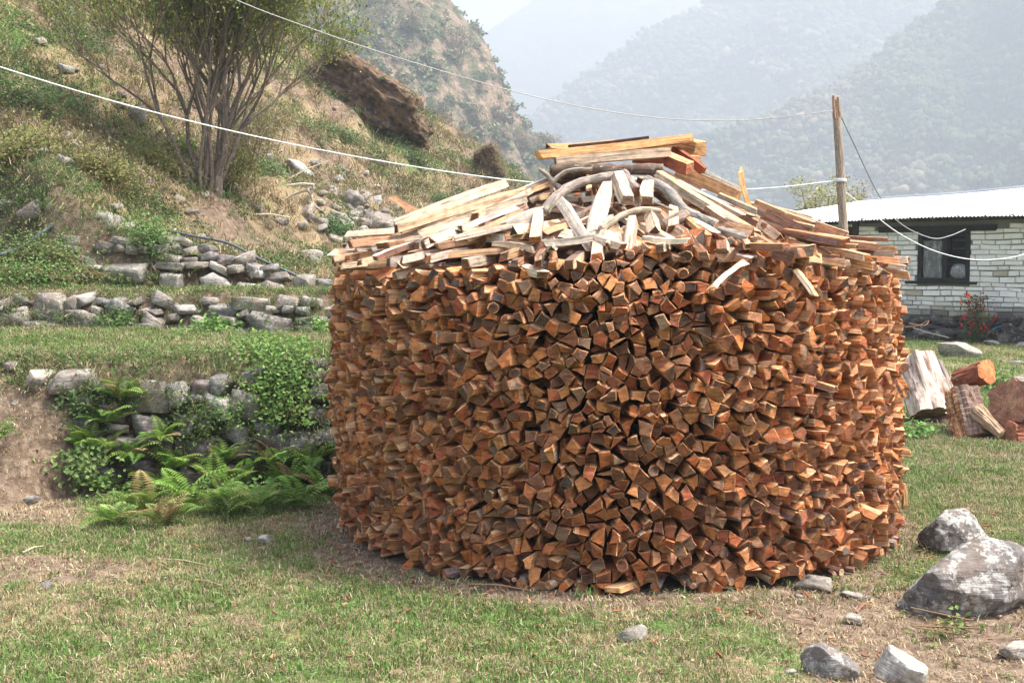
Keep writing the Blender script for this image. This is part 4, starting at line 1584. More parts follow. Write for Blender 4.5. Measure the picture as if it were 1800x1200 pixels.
heap_log("split_log", (1232, 262), (1130, 262), .13, .10, (0.55, 0.33, 0.16), [TAN, (0.45, 0.28, 0.15)], "thick orange log behind the longest beam, its broad end facing the pole", YA=Yt + .15, YB=Yt + .45)
heap_log("split_log", (1222, 285), (1120, 278), .12, .08, (0.5, 0.24, 0.10), [TAN, RED_], "wedge of orange wood under the broad-ended thick log on the summit", YA=Yt + .05, YB=Yt + .4)
heap_log("split_log", (976, 285), (1178, 268), .08, .058, DKE, [(0.62, 0.52, 0.40), (0.55, 0.42, 0.30), CREAM], "weathered cream log lying just below the longest beam", YA=Yt - .14, YB=Yt - .10, crook=.006, taper=1.0)
heap_log("split_log", (1212, 296), (1150, 270), .085, .075, (0.38, 0.15, 0.08), [TAN, RED_], "short red-ended log pointing out from the summit", YA=Yt - .35, YB=Yt + .12)
heap_log("split_log", (1238, 300), (1185, 262), .04, .05, (0.36, 0.13, 0.07), [RED_, RED_], "dark red slab leaning against the short red-ended log", YA=Yt - .2, YB=Yt + .15)
heap_log("plank", (1305, 336), (1215, 294), .055, .04, WHITE_, [WHITE_, WHITE_, CREAM], "bright white plank sloping down towards the pole behind the summit", YA=Yt + .3, YB=Yt + .35, cat="plank")
heap_log("split_log", (1297, 345), (1190, 300), .14, .08, (0.40, 0.24, 0.12), [(0.42, 0.27, 0.15), (0.5, 0.33, 0.18)], "broad ragged brown slab below the bright white plank", YA=Yt + .02, YB=Yt + .1)
# the bark-covered logs right under the beams
def branch(label, pix, rad, col, Ys=None, lift=0.12, cat="branch", n=9, end=(0.5, 0.38, 0.25), name="branch", rough=.07):
    pts = []
    for i, p in enumerate(pix):
        q = at(p[0], p[1], Ys[i]) if Ys else hit(p[0], p[1], lift)
        if q is None:
            q = at(p[0], p[1], pts[-1].y if pts else 7.0)
        pts.append(q)
    # subdivide smoothly
    P = []
    for i in range(len(pts) - 1):
        p0, p1, p2, p3 = pts[max(i - 1, 0)], pts[i], pts[i + 1], pts[min(i + 2, len(pts) - 1)]
        for t in (0, .25, .5, .75):
            P.append(0.5 * ((2 * p1) + (-p0 + p2) * t + (2 * p0 - 5 * p1 + 4 * p2 - p3) * t * t + (-p0 + 3 * p1 - 3 * p2 + p3) * t ** 3))
    P.append(pts[-1])
    base = P[0].copy()
    P = [p - base for p in P]
    rr = [rad[0] + (rad[1] - rad[0]) * i / (len(P) - 1) for i in range(len(P))]
    rr = [r * R.uniform(.92, 1.1) for r in rr]
    a = Acc()
    col = tuple(c_ * .72 for c_ in col)
    a.tube(P, rr, n, [jit(col, .25) for _ in range(n * len(P))], rough=rough * 1.4)
    d0 = (P[0] - P[1]).normalized()
    d1 = (P[-1] - P[-2]).normalized()
    o = a.build(name, M_BARK, None, True)
    o.location = base
    for pe, de, re_ in ((P[0], d0, rr[0]), (P[-1], d1, rr[-1])):
        e = Acc()
        e.tube([pe + de * .001, pe + de * .004], [re_ * .88] * 2, n, end)
        e.build("cut_end", M_WOOD, o)
    return tag(o, label, cat)


branch("dark bark-covered log lying crosswise under the cream log at the top", [(966, 300), (1010, 296), (1060, 300), (1110, 298), (1164, 297)], (.036, .034), (0.20, 0.145, 0.11), Ys=[Yt - .22] * 5, cat="round log", name="round_log", rough=.12)
branch("lumpy brown log whose broken orange end shows below the dark bark log", [(975, 312), (1030, 306), (1090, 304)], (.045, .05), (0.17, 0.12, 0.09), Ys=[Yt - .05] * 3, cat="round log", name="round_log", rough=.14)
branch("long bent grey branch running down from the summit across the pale logs", [(955, 375), (975, 350), (994, 334), (1020, 321), (1050, 314), (1078, 308)], (.034, .024), (0.40, 0.34, 0.29), lift=.17, Ys=[6.55, 6.62, 6.7, 6.78, 6.85, 6.9])
branch("short forked grey stick poking up beside the dark bark log", [(948, 298), (962, 308), (972, 322), (984, 330)], (.011, .018), (0.42, 0.36, 0.30), Ys=[6.95] * 4)
branch("thin grey side fork of the stick beside the dark bark log", [(972, 322), (980, 312), (1000, 300), (1040, 297)], (.014, .012), (0.45, 0.38, 0.31), Ys=[6.93] * 4)
branch("stubby grey round log pointing down from the middle of the summit", [(1098, 303), (1106, 320), (1120, 337)], (.022, .034), (0.38, 0.31, 0.27), Ys=[6.95, 6.8, 6.65], end=(0.25, 0.14, 0.09))
branch("long lichen-grey branch running down towards the pole side", [(1136, 316), (1158, 326), (1180, 342), (1198, 366), (1222, 382), (1258, 398)], (.028, .036), (0.36, 0.33, 0.29), Ys=[6.75, 6.68, 6.6, 6.5, 6.42, 6.35], cat="branch")
branch("short speckled bark log under the lichen-grey branch", [(1163, 398), (1184, 387), (1206, 378)], (.030, .034), (0.36, 0.27, 0.22), Ys=[6.3, 6.34, 6.4], cat="round log", name="round_log")
branch("reddish bark log among the pale split logs of the heap", [(856, 398), (890, 382), (926, 366)], (.026, .024), (0.42, 0.26, 0.20), Ys=[6.75, 6.8, 6.85], cat="round log", name="round_log")
branch("curved pale stick arching over the front of the heap", [(1056, 404), (1078, 388), (1105, 374), (1135, 368), (1160, 371)], (.024, .012), (0.62, 0.52, 0.40), Ys=[6.25, 6.28, 6.32, 6.35, 6.38])
branch("thin bent twig above the curved pale stick", [(1125, 352), (1150, 356), (1182, 370)], (.007, .010), (0.42, 0.33, 0.24), Ys=[6.55, 6.5, 6.42])
branch("grey knotted branch end near the pole side rim", [(1265, 405), (1285, 412), (1312, 420)], (.024, .03), (0.40, 0.35, 0.31), Ys=[6.2, 6.15, 6.12])
branch("long grey round branch lying along the rim toward the pole", [(1414, 460), (1445, 464), (1484, 466)], (.024, .026), (0.38, 0.34, 0.28), Ys=[6.25, 6.3, 6.4])
branch("gnarled pale root wood heaped on the rim below the pole", [(1420, 437), (1440, 425), (1462, 430), (1476, 440)], (.03, .04), (0.48, 0.40, 0.34), Ys=[7.0, 6.95, 6.9, 6.85], rough=.3)

HL = heap_log
HL("split_log", (694, 394), (890, 322), .075, .06, DKE, [(0.72, 0.46, 0.27), CREAM, (0.78, 0.60, 0.42)], "longest pale split log on the side of the ferns, its far end raised", YA=7.15, YB=7.35, crook=.01)
HL("split_log", (696, 402), (925, 336), .08, .055, DKE, [CREAM, (0.72, 0.5, 0.32), CREAM], "long cream log lying directly under the raised longest pale log", YA=6.98, YB=7.1, crook=.01)
HL("split_log", (739, 411), (925, 350), .065, .05, (0.3, 0.15, 0.08), [WHITE_, CREAM, (0.74, 0.52, 0.34)], "long white-faced split log with a ragged middle, third from the raised one", YA=6.75, YB=6.9, crook=.014)
HL("split_log", (886, 402), (955, 372), .10, .07, (0.6, 0.4, 0.24), [CREAM, WHITE_, CREAM], "thick cream log continuing the line of the bent grey branch", YA=6.5, YB=6.58)
HL("split_log", (612, 412), (700, 406), .08, .04, (0.6, 0.4, 0.25), [(0.70, 0.48, 0.30), CREAM], "thin tapering log sticking out farthest toward the fern bank", YA=7.5, YB=7.4, taper=1.2)
HL("split_log", (630, 430), (703, 425), .09, .062, (0.66, 0.42, 0.24), [CREAM, (0.68, 0.45, 0.28), (0.66, 0.45, 0.28)], "squared block of pale wood under the thin tapering log", YA=7.35, YB=7.3)
HL("split_log", (668, 445), (726, 432), .06, .05, DKE, [CREAM, CREAM, (0.7, 0.5, 0.32)], "short black-ended log beside the squared pale block", YA=6.95, YB=7.1)
HL("split_log", (850, 434), (706, 418), .075, .055, (0.42, 0.2, 0.1), [WHITE_, WHITE_, (0.6, 0.34, 0.18)], "broad white split log pointed at one end, above the bright rim log", YA=6.6, YB=7.0, taper=.35)
HL("split_log", (683, 467), (812, 440), .07, .05, (0.5, 0.25, 0.12), [WHITE_, WHITE_, (0.55, 0.28, 0.12)], "bright white-topped log lying along the rim on the fern side", YA=6.75, YB=6.85, crook=.008)
HL("split_log", (583, 443), (668, 444), .08, .04, (0.6, 0.38, 0.22), [WHITE_, CREAM], "flat pale log capping the corner of the rim nearest the ferns", YA=7.6, YB=7.25)
HL("split_log", (809, 405), (880, 402), .08, .06, DKE, [WHITE_, CREAM], "pale log with a black pointed end in the middle of the fern side", YA=6.55, YB=6.75)
HL("split_log", (903, 405), (985, 395), .075, .062, (0.03, 0.024, 0.022), [CREAM, (0.74, 0.52, 0.34)], "log showing a square jet-black end below the thick cream log", YA=6.3, YB=6.6, taper=1)
HL("split_log", (692, 347), (745, 378), .055, .045, (0.7, 0.45, 0.25), [(0.5, 0.34, 0.2), (0.42, 0.24, 0.13), (0.6, 0.4, 0.24)], "brown splintered slab rising behind the longest pale log", YA=7.9, YB=7.8, taper=1.3)
HL("plank", (1046, 437), (991, 352), .08, .045, (0.6, 0.45, 0.32), [(0.68, 0.60, 0.50), (0.75, 0.66, 0.55)], "weathered white plank slanting down in the middle of the heap", YA=6.15, YB=6.55, cat="plank", taper=1.1)
HL("plank", (1046, 410), (1068, 324), .105, .05, WHITE_, [WHITE_, WHITE_, CREAM], "widest bright white slab standing below the summit", YA=6.28, YB=6.72, cat="plank", taper=.8)
HL("split_log", (1104, 352), (1086, 306), .085, .06, (0.35, 0.22, 0.15), [(0.62, 0.52, 0.42), (0.5, 0.4, 0.31)], "grey grained log beside the widest white slab", YA=6.5, YB=6.75)
HL("split_log", (1138, 352), (1140, 322), .07, .05, (0.3, 0.17, 0.1), [(0.55, 0.44, 0.34), CREAM], "short grey log standing beneath the start of the lichen-grey branch", YA=6.5, YB=6.7)
HL("split_log", (1152, 404), (1144, 372), .075, .05, (0.08, 0.055, 0.045), [CREAM, (0.6, 0.45, 0.3)], "short cream block with a dark cut under the curved pale stick", YA=6.15, YB=6.4)
HL("split_log", (1104, 446), (1112, 385), .07, .055, (0.06, 0.045, 0.04), [(0.55, 0.45, 0.35), (0.42, 0.33, 0.26)], "dark-ended twisted grey log hanging over the stack front", YA=6.0, YB=6.3)
HL("split_log", (1085, 437), (1064, 400), .085, .05, (0.5, 0.4, 0.32), [(0.72, 0.58, 0.48), (0.6, 0.44, 0.35)], "curled pale bark-edged slab next to the hanging twisted log", YA=6.05, YB=6.35)
HL("split_log", (1331, 414), (1158, 306), .07, .052, DKE, [CREAM, WHITE_, (0.66, 0.40, 0.22)], "long cream split log running down toward the pole side rim", YA=6.35, YB=6.95, crook=.012)
HL("split_log", (1304, 383), (1188, 322), .06, .05, (0.35, 0.22, 0.14), [(0.62, 0.50, 0.38), (0.5, 0.38, 0.28)], "greyer long log just above the long cream one", YA=6.75, YB=7.05, crook=.01)
HL("split_log", (1398, 393), (1300, 372), .07, .055, (0.2, 0.14, 0.1), [(0.66, 0.48, 0.32), (0.5, 0.38, 0.28)], "long brown-grey log reaching out over the pole side", YA=6.85, YB=6.95)
HL("splinter", (1318, 362), (1303, 292), .055, .03, (0.6, 0.4, 0.2), [(0.66, 0.40, 0.18), CREAM], "tall thin splinter standing upright on the pole side slope", YA=7.0, YB=7.02, cat="splinter", taper=.12)
HL("split_log", (1421, 441), (1352, 450), .085, .07, (0.22, 0.16, 0.12), [(0.55, 0.36, 0.22), (0.5, 0.28, 0.14)], "thick grey-ended log on the rim below the pole", YA=6.1, YB=6.35)
HL("split_log", (1439, 417), (1380, 409), .075, .07, (0.3, 0.2, 0.14), [(0.58, 0.42, 0.28), (0.45, 0.30, 0.2)], "stout brown log above the thick grey-ended rim log", YA=6.75, YB=6.9)
HL("split_log", (1478, 437), (1396, 432), .06, .035, (0.3, 0.2, 0.13), [(0.52, 0.34, 0.22), (0.42, 0.26, 0.16)], "thin brown log lying level just before the pole", YA=6.5, YB=6.55)
HL("split_log", (1546, 463), (1480, 462), .06, .04, (0.4, 0.26, 0.15), [(0.60, 0.40, 0.25), (0.40, 0.2, 0.12)], "thin level log on the rim farthest toward the house", YA=6.8, YB=6.75)
HL("split_log", (1562, 448), (1530, 447), .08, .05, (0.7, 0.45, 0.28), [WHITE_, WHITE_, (0.66, 0.38, 0.2)], "short white-topped block perched on the rim before the house wall", YA=7.5, YB=7.5)
HL("split_log", (1290, 448), (1200, 440), .11, .075, (0.30, 0.18, 0.12), [(0.66, 0.46, 0.30), (0.6, 0.38, 0.2)], "big orange-brown log just over the middle of the stack front", YA=5.95, YB=6.2)
HL("split_log", (1218, 425), (1175, 410), .10, .08, (0.22, 0.15, 0.11), [(0.62, 0.42, 0.28), (0.6, 0.36, 0.2)], "stout log with a dark end under the short speckled bark log", YA=6.0, YB=6.3)
HL("splinter", (1250, 505), (1305, 460), .05, .02, (0.6, 0.36, 0.18), [(0.66, 0.42, 0.22), CREAM], "splintered sliver hanging down across the stack front", YA=5.72, YB=5.9, cat="splinter", taper=1.6)
HL("splinter", (1432, 520), (1398, 474), .045, .02, (0.6, 0.36, 0.18), [(0.70, 0.46, 0.26), CREAM], "long torn sliver hanging on the pole side of the stack", YA=6.03, YB=6.1, cat="splinter", taper=.8)

# ============================================================ big log sections lying in the grass by the stack
def trunk_chunk(label, A, B, rA, rB, bark, endc, seed, flute=0.12, side=None, squash=1.0, n=40, m=14, name="log_section", cut=True, streaks=None, flake=0.0):
    A, B = Vector(A), Vector(B)
    rA, rB = rA * 1.12, rB * 1.12
    ax = (B - A).normalized()
    L = (B - A).length
    e1 = ax.cross(Vector((0, 0, 1)) if abs(ax.z) < .9 else Vector((0, 1, 0))).normalized()
    e2 = e1.cross(ax)
    V, C, Lc = [], [], []
    for i in range(m):
        t = i / (m - 1)
        for j in range(n):
            an = 2 * math.pi * j / n
            f = 1 + flute * float(vnoise(np.array([math.cos(an) * 2.6 + seed, math.sin(an) * 2.6, t * 1.0]), seed)) + 0.10 * float(vnoise(np.array([math.cos(an) * 7 + seed, math.sin(an) * 7, t * 4.0]), seed + 1))
            r = (rA + (rB - rA) * t) * f * (1 + flake * (((t * 9 + .8 * float(vnoise(np.array([j * .3, t * 3, 1.5]), seed))) % 1.0) - .5))
            V.append(A + ax * (L * t) + e1 * math.cos(an) * r + e2 * math.sin(an) * r * squash - A)
            Lc.append((L * t + seed, math.cos(an) * r, math.sin(an) * r))
            if side is not None and side[0] < an < side[1]:
                C.append(side[2])
            elif streaks:
                C.append(streaks[int(abs(vnoise(np.array([j * .45 + seed, t * 1.3, 0.5]), seed + 4)) * 2.3 * len(streaks)) % len(streaks)])
            else:
                C.append(bark)
    F = [(i * n + j, i * n + (j + 1) % n, (i + 1) * n + (j + 1) % n, (i + 1) * n + j) for i in range(m - 1) for j in range(n)]
    a = Acc()
    a.add([tuple(v) for v in V], F, C, Lc)
    o = a.build(name, M_BARK if side is None else M_WOOD, None, False)
    o.location = A
    for base, sgn in ((0, -1), ((m - 1) * n, 1)):
        e = Acc()
        ring = [V[base + j] for j in range(n)]
        cen = sum(ring, Vector((0, 0, 0))) / n
        mid = [cen + (v - cen) * .55 + ax * sgn * .006 for v in ring]
        cenb = cen + ax * sgn * .012
        vs = [tuple(v) for v in ring] + [tuple(v) for v in mid] + [tuple(cenb)]
        fs = []
        for j in range(n):
            k = (j + 1) % n
            fs.append((j, k, n + k, n + j) if sgn < 0 else (k, j, n + j, n + k))
            fs.append((n + j, n + k, 2 * n) if sgn < 0 else (n + k, n + j, 2 * n))
        rn = lambda v: (seed, (v - cen).length * (1 + .25 * float(vnoise(np.array(v) * 9, 3))) + seed, float(vnoise(np.array(v) * 14, 5)) * .03)
        ec_ = [jit(endc, .35) for _ in vs]
        e.add(vs, fs, ec_, [rn(v) for v in ring] + [rn(v) for v in mid] + [(seed, seed, 0)])
        e.build("cut_end", M_WOOD, o)
    return tag(o, label, "log")


g0 = lambda px, py, dz=0: (lambda p: (p.x, p.y, p.z + dz))(march(px, py, Hs))
p = march(1640, 745, Hs)
Yl = p.y
A_ = at(1632, 742, Yl)
trunk_chunk("upright bleached white split trunk leaning behind the woodpile edge", (A_.x + .04, Yl, 0.10), tuple(at(1606, 626, Yl + .30)), .185, .165, (0.66, 0.57, 0.50), (0.22, 0.12, 0.09), 3, .42, side=(0.0, 0.7, (0.30, 0.2, 0.16)), squash=.8, n=56, streaks=[(0.62, 0.53, 0.46), (0.52, 0.42, 0.35), (0.34, 0.21, 0.17), (0.70, 0.63, 0.56)])
trunk_chunk("dark rotten log under the bleached leaning trunk", tuple(at(1600, 760, Yl + .05)), tuple(at(1690, 740, Yl + .35)), .13, .12, (0.10, 0.06, 0.05), (0.14, 0.07, 0.05), 5, .2)
trunk_chunk("dark grey barked log leaning between bleached trunk and orange-flaked stump", tuple(at(1672, 735, Yl + .25)), tuple(at(1635, 640, Yl + .5)), .13, .11, (0.28, 0.23, 0.20), (0.3, 0.2, 0.15), 8, .28)
trunk_chunk("stump section with orange flaking wood standing in the grass", tuple(at(1711, 772, Yl - 1.0)), tuple(at(1690, 686, Yl - .75)), .150, .130, (0.42, 0.22, 0.12), (0.36, 0.18, 0.1), 12, .30, side=(0.2, 2.4, (0.22, 0.15, 0.12)), m=30, flake=.07, streaks=[(0.46, 0.22, 0.10), (0.30, 0.12, 0.07), (0.52, 0.30, 0.16), (0.2, 0.09, 0.06)])
trunk_chunk("broken side limb with splintered tip sticking out of the flaking stump", tuple(at(1716, 722, Yl - 1.0)), tuple(at(1760, 764, Yl - 1.25)), .075, .042, (0.44, 0.30, 0.2), (0.6, 0.45, 0.32), 14, .25)
trunk_chunk("red-barked log laid on top with its orange cut end toward the lawn", tuple(at(1684, 668, Yl - .45)), tuple(at(1735, 652, Yl - .75)), .09, .105, (0.27, 0.10, 0.06), (0.50, 0.20, 0.08), 17, .2)
trunk_chunk("thick round log showing a reddish sawn face in front", tuple(at(1774, 708, Yl - 1.2)), tuple(at(1826, 742, Yl - .65)), .195, .185, (0.27, 0.12, 0.085), (0.26, 0.13, 0.085), 21, .22, streaks=[(0.3, 0.12, 0.08), (0.2, 0.10, 0.08), (0.36, 0.18, 0.12)], side=(9, 9, (0, 0, 0)))
trunk_chunk("low reddish log at the foot of the thick sawn-faced log", tuple(at(1768, 764, Yl - 1.25)), tuple(at(1850, 762, Yl - .95)), .12, .12, (0.32, 0.12, 0.07), (0.36, 0.16, 0.09), 23, .2)
trunk_chunk("grey log partly hidden behind the thick sawn-faced log", tuple(at(1790, 690, Yl + .25)), tuple(at(1880, 665, Yl + .35)), .14, .13, (0.24, 0.20, 0.17), (0.3, 0.2, 0.13), 25, .2)
# the pale board lying at the foot of the stack
for (pa, pb, w_, lab) in (((1470, 992), (1512, 970), .10, "pale orange board lying flat at the foot of the stack toward the boulders"), ((1075, 1050), (1135, 1012), .09, "brown plank leaning out from under the lowest course in front"), ((1590, 892), (1588, 850), .05, "reddish bark slab leaning on the stack's lower house-side edge")):
    P1 = at(pa[0], pa[1], {1470: 6.35, 1075: 5.82, 1590: 7.3}[pa[0]])
    P2 = at(pb[0], pb[1], {1470: 6.75, 1075: 6.0, 1590: 7.3}[pa[0]])
    P1.z = max(P1.z, .03)
    o = log_between("board", P1, P2, w_, .03, TAN, [(0.66, 0.42, 0.22), TAN], crook=.003)
    tag(o, lab, "board")

# ============================================================ stone house with metal roof
HO = Vector((10.29, 24.0, 0.0))
hd = Vector((-0.685, 0.729, 0)).normalized()      # along the front wall, away from the camera
hb = Vector((0.729, 0.685, 0)).normalized()       # into the building
hz = Vector((0, 0, 1))
house = empty("house", HO, "long low whitewashed stone house under a corrugated metal roof", "house")


def hp(s, b, z):
    return hd * s + hb * b + hz * z


def hbox(a, s0, s1, b0, b1, z0, z1, col):
    P = [hp(s, b, z) for s in (s0, s1) for b in (b0, b1) for z in (z0, z1)]
    for f in [(0, 1, 3, 2), (4, 6, 7, 5), (0, 4, 5, 1), (2, 3, 7, 6), (0, 2, 6, 4), (1, 5, 7, 3)]:
        a.add([tuple(P[i]) for i in f], [(0, 1, 2, 3)], col)


WS0, WS1 = 1.17, 2.33        # window along the wall
WZ0, WZ1 = 1.24, 2.28
WH = 2.50
a = Acc()
MORT = (0.20, 0.19, 0.17)
hbox(a, -7.0, WS0, 0.05, 0.45, 0.0, WH, MORT)
hbox(a, WS1, 3.76, 0.05, 0.45, 0.0, WH, MORT)
hbox(a, WS0, WS1, 0.05, 0.45, 0.0, WZ0, MORT)
hbox(a, WS0, WS1, 0.05, 0.45, WZ1, WH, MORT)
hbox(a, 8.0, 8.4, 0.05, 5.2, 0.0, WH, MORT)
hbox(a, -7.4, -7.0, 0.05, 5.2, 0.0, WH, MORT)
hbox(a, -7.0, 8.0, 4.8, 5.2, 0.0, WH, MORT)
hbox(a, 3.76, 8.0, 2.0, 2.3, 0.0, WH, (0.03, 0.027, 0.025))  # porch back wall near black: shade of the recess put into its colour
wall = a.build("wall", M_WHITE, house)
z = 0.50
row = 0
nb = 0
while z < 2.40:
    hh = R.uniform(0.09, 0.13)
    s = 3.76
    while s > -1.6:
        w = R.uniform(0.2, 0.46)
        s1 = s
        s0 = max(s - w, -1.7)
        segs_ = [(s0, s1)]
        if z + hh > WZ0 - .05 and z < WZ1 + .02:
            segs_ = []
            if s1 > WS1:
                segs_.append((max(s0, WS1), s1))
            if s0 < WS0:
                segs_.append((s0, min(s1, WS0)))
        if z > WZ1 - .03 and z < 2.42 and s1 > 0.55 and s0 < 3.3:
            segs_ = []
        for (q0, q1) in segs_:
            if q1 - q0 < .06:
                continue
            b = Acc()
            g_ = .007
            dpt = R.uniform(0.0, 0.022)
            k = [R.uniform(-.011, .011) for _ in range(8)]
            # shallow pillow face
            fr = [hp(q0 + g_ + .012, dpt, z + g_ + .012 + k[0]), hp(q1 - g_ - .012, dpt + k[1], z + g_ + .012), hp(q1 - g_ - .012, dpt, z + hh - g_ - .012 + k[2]), hp(q0 + g_ + .012, dpt + k[3], z + hh - g_ - .012)]
            bk_ = [hp(q0 + g_ + k[4] * .5, dpt + .02, z + g_), hp(q1 - g_, dpt + .02, z + g_), hp(q1 - g_, dpt + .02, z + hh - g_ + k[5] * .5), hp(q0 + g_, dpt + .02, z + hh - g_)]
            dd = [hp(q0 + g_, .049, z + g_), hp(q1 - g_, .049, z + g_), hp(q1 - g_, .049, z + hh - g_), hp(q0 + g_, .049, z + hh - g_)]
            vs = [tuple(v) for v in fr + bk_ + dd]
            fs = [(0, 1, 2, 3)] + [(4 + j, 4 + (j + 1) % 4, (j + 1) % 4, j) for j in range(4)] + [(8 + j, 8 + (j + 1) % 4, 4 + (j + 1) % 4, 4 + j) for j in range(4)]
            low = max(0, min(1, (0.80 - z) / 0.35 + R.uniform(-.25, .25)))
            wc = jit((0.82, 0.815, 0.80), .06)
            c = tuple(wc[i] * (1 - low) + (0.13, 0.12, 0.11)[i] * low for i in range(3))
            if R.random() < .05:
                c = jit((0.4, 0.37, 0.31), .2)
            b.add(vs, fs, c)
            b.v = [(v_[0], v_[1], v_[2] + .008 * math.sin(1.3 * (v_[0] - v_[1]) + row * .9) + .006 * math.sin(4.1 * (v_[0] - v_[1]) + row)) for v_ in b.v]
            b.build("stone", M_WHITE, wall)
            nb += 1
        s = s0
    z += hh
    row += 1
# rough dark footing
for k in range(120):
    s = R.uniform(-1.9, 6.0)
    zz = R.uniform(0.05, 0.48)
    q = link("stone", rock_mesh("footing", (R.uniform(.25, .6), .25, R.uniform(.12, .22)), M_FOOT, 2000 + k, 2, 12, .06, .5), wall)
    q.location = hp(s, 0.02, zz)
    q.rotation_euler = (0, 0, math.atan2(hd.y, hd.x))
# timber: lintel, wall plate, opening
t = Acc()
BL = (0.022, 0.02, 0.018)
hbox(t, 0.62, 3.25, -0.02, 0.30, WZ1 + .003, WZ1 + .13, BL)
t.build("lintel", M_DARKWOOD, house)
t = Acc()
hbox(t, 1.0, 2.6, -0.01, .2, WZ0 - .06, WZ0 - .003, BL)
t.build("sill", M_DARKWOOD, house)
t = Acc()
hbox(t, -7.2, 8.3, -0.05, 0.20, WH, WH + .10, (0.05, 0.042, 0.035))
t.build("wall_plate", M_DARKWOOD, house)
t = Acc()
for s in np.arange(-1.5, 8.2, 0.55):
    P = []
    hbox(t, s, s + .07, -0.30, 0.1, WH + .02, WH + .10, (0.10, 0.08, 0.06))
t.build("rafters", M_DARKWOOD, house)
for s in (3.80, 5.3, 6.9):
    t = Acc()
    hbox(t, s, s + .14, 0.05, 0.2, 0.0, WH - .002, (0.05, 0.04, 0.035))
    t.build("porch_post", M_DARKWOOD, house)
t = Acc()
hbox(t, 3.9, 8.0, .25, 2.0, 0, .3, (0.2, 0.18, 0.16))
t.build("porch_floor", M_PLAIN, house)
# window
wr = Acc()
hbox(wr, WS0 + .002, WS0 + .09, .02, .20, WZ0, WZ1, BL)
hbox(wr, WS1 - .09, WS1 - .002, .02, .20, WZ0, WZ1, BL)
hbox(wr, WS0 + .09, WS1 - .09, .02, .20, WZ1 - .08, WZ1 - .002, BL)
hbox(wr, WS0 + .09, WS1 - .09, .02, .20, WZ0 + .002, WZ0 + .07, BL)
hbox(wr, 1.68, 1.78, .03, .18, WZ0 + .07, WZ1 - .08, BL)
win = wr.build("window", M_DARKWOOD, house)
t = Acc()
hbox(t, WS0 + .09, 1.68, .30, .32, WZ0 + .07, WZ1 - .08, (0.012, 0.012, 0.012))
hbox(t, 1.78, WS1 - .09, .30, .32, WZ0 + .07, WZ1 - .08, (0.012, 0.012, 0.012))
t.build("interior_shade_panel", M_PLAIN, win)  # near-black sheets: darkness of the room put into their colour
for k in range(5):
    t = Acc()
    zz = WZ0 + .17 + k * .17
    hbox(t, WS0 + .09, 1.68, .10, .115, zz, zz + .014, (0.10, 0.10, 0.10))
    t.build("window_bar", M_PLAIN, win)


def mat_plastic():
    m, nt = new_mat("clear_plastic")
    g = N(nt)
    lc = g.n("ShaderNodeTexCoord").outputs["Object"]
    nz = g.noise(g.mapping(lc, (6, 6, 2.5)), 1.6, 5, 0.7)
    f = g.ramp(nz.outputs[0], [(0.35, 0.16), (0.6, 0.42), (0.7, 0.75)]).outputs[0]
    g.out((0.55, 0.57, 0.6), 0.25, g.bump(nz.outputs[0], 0.8, 0.03), 0.5, alpha=f)
    return m


M_PLASTIC = mat_plastic()
t = Acc()
nsx, nsz = 12, 14
vs, fs = [], []
for i in range(nsx + 1):
    for j in range(nsz + 1):
        vs.append(tuple(hp(1.80 + (WS1 - .11 - 1.80) * i / nsx, .06 + .012 * math.sin(i * 2.1 + j * .7), WZ0 + .06 + (.80) * j / nsz)))
for i in range(nsx):
    for j in range(nsz):
        fs.append((i * (nsz + 1) + j, (i + 1) * (nsz + 1) + j, (i + 1) * (nsz + 1) + j + 1, i * (nsz + 1) + j + 1))
t.add(vs, fs, (0.6, 0.6, 0.62))
t.build("plastic_sheet", M_PLASTIC, win, True)
V, F = ico(3)
V = V * (1 + .22 * fbm(V * 2.5, 3, 5)[:, None])
V = V * np.array([.20, .09, .17])
bag = link("plastic_bag", np_mesh("plastic_bag", V, F, M_PLASTIC, True))
bag.location = HO + hp(1.42, .10, WZ0 + .20)
bag.rotation_euler = (0, 0, math.atan2(hd.y, hd.x))
tag(bag, "crumpled clear plastic bag standing in the house window", "bag")

# corrugated roof: front slope, end hip slope, back slope
EZ, RZ = 2.56, 3.32
ER = -0.34
t = Acc()


def slope_sheet(t, s0, s1, fn, step=0.0175):
    """fn(s) -> (eave point, ridge point); waves run down the slope"""
    ss = np.arange(s0, s1, step)
    vs, fs = [], []
    for i, s in enumerate(ss):
        e, r = fn(s)
        w = 0.014 * math.sin(2 * math.pi * s / 0.082)
        dz = hz * w
        for k in (0, .5, 1.0):
            vs.append(tuple(e * (1 - k) + r * k + dz))
    for i in range(len(ss) - 1):
        for k in range(2):
            fs.append((3 * i + k, 3 * i + 3 + k, 3 * i + 4 + k, 3 * i + 1 + k))
    t.add(vs, fs, (0.7, 0.72, 0.76))


RIDGE_END = 5.2


def front(s):
    e = hp(s, ER, EZ + .02 * math.sin(s * .9))
    rz_ = 3.32 - 0.035 * max(0, s) + .012 * math.sin(s * 1.7)
    if s < RIDGE_END:
        return e, hp(s, 2.6, rz_)
    k = (s - RIDGE_END) / (8.6 - RIDGE_END)
    return e, hp(s, 2.6 * (1 - k) + ER * k, rz_ * (1 - k) + EZ * k)


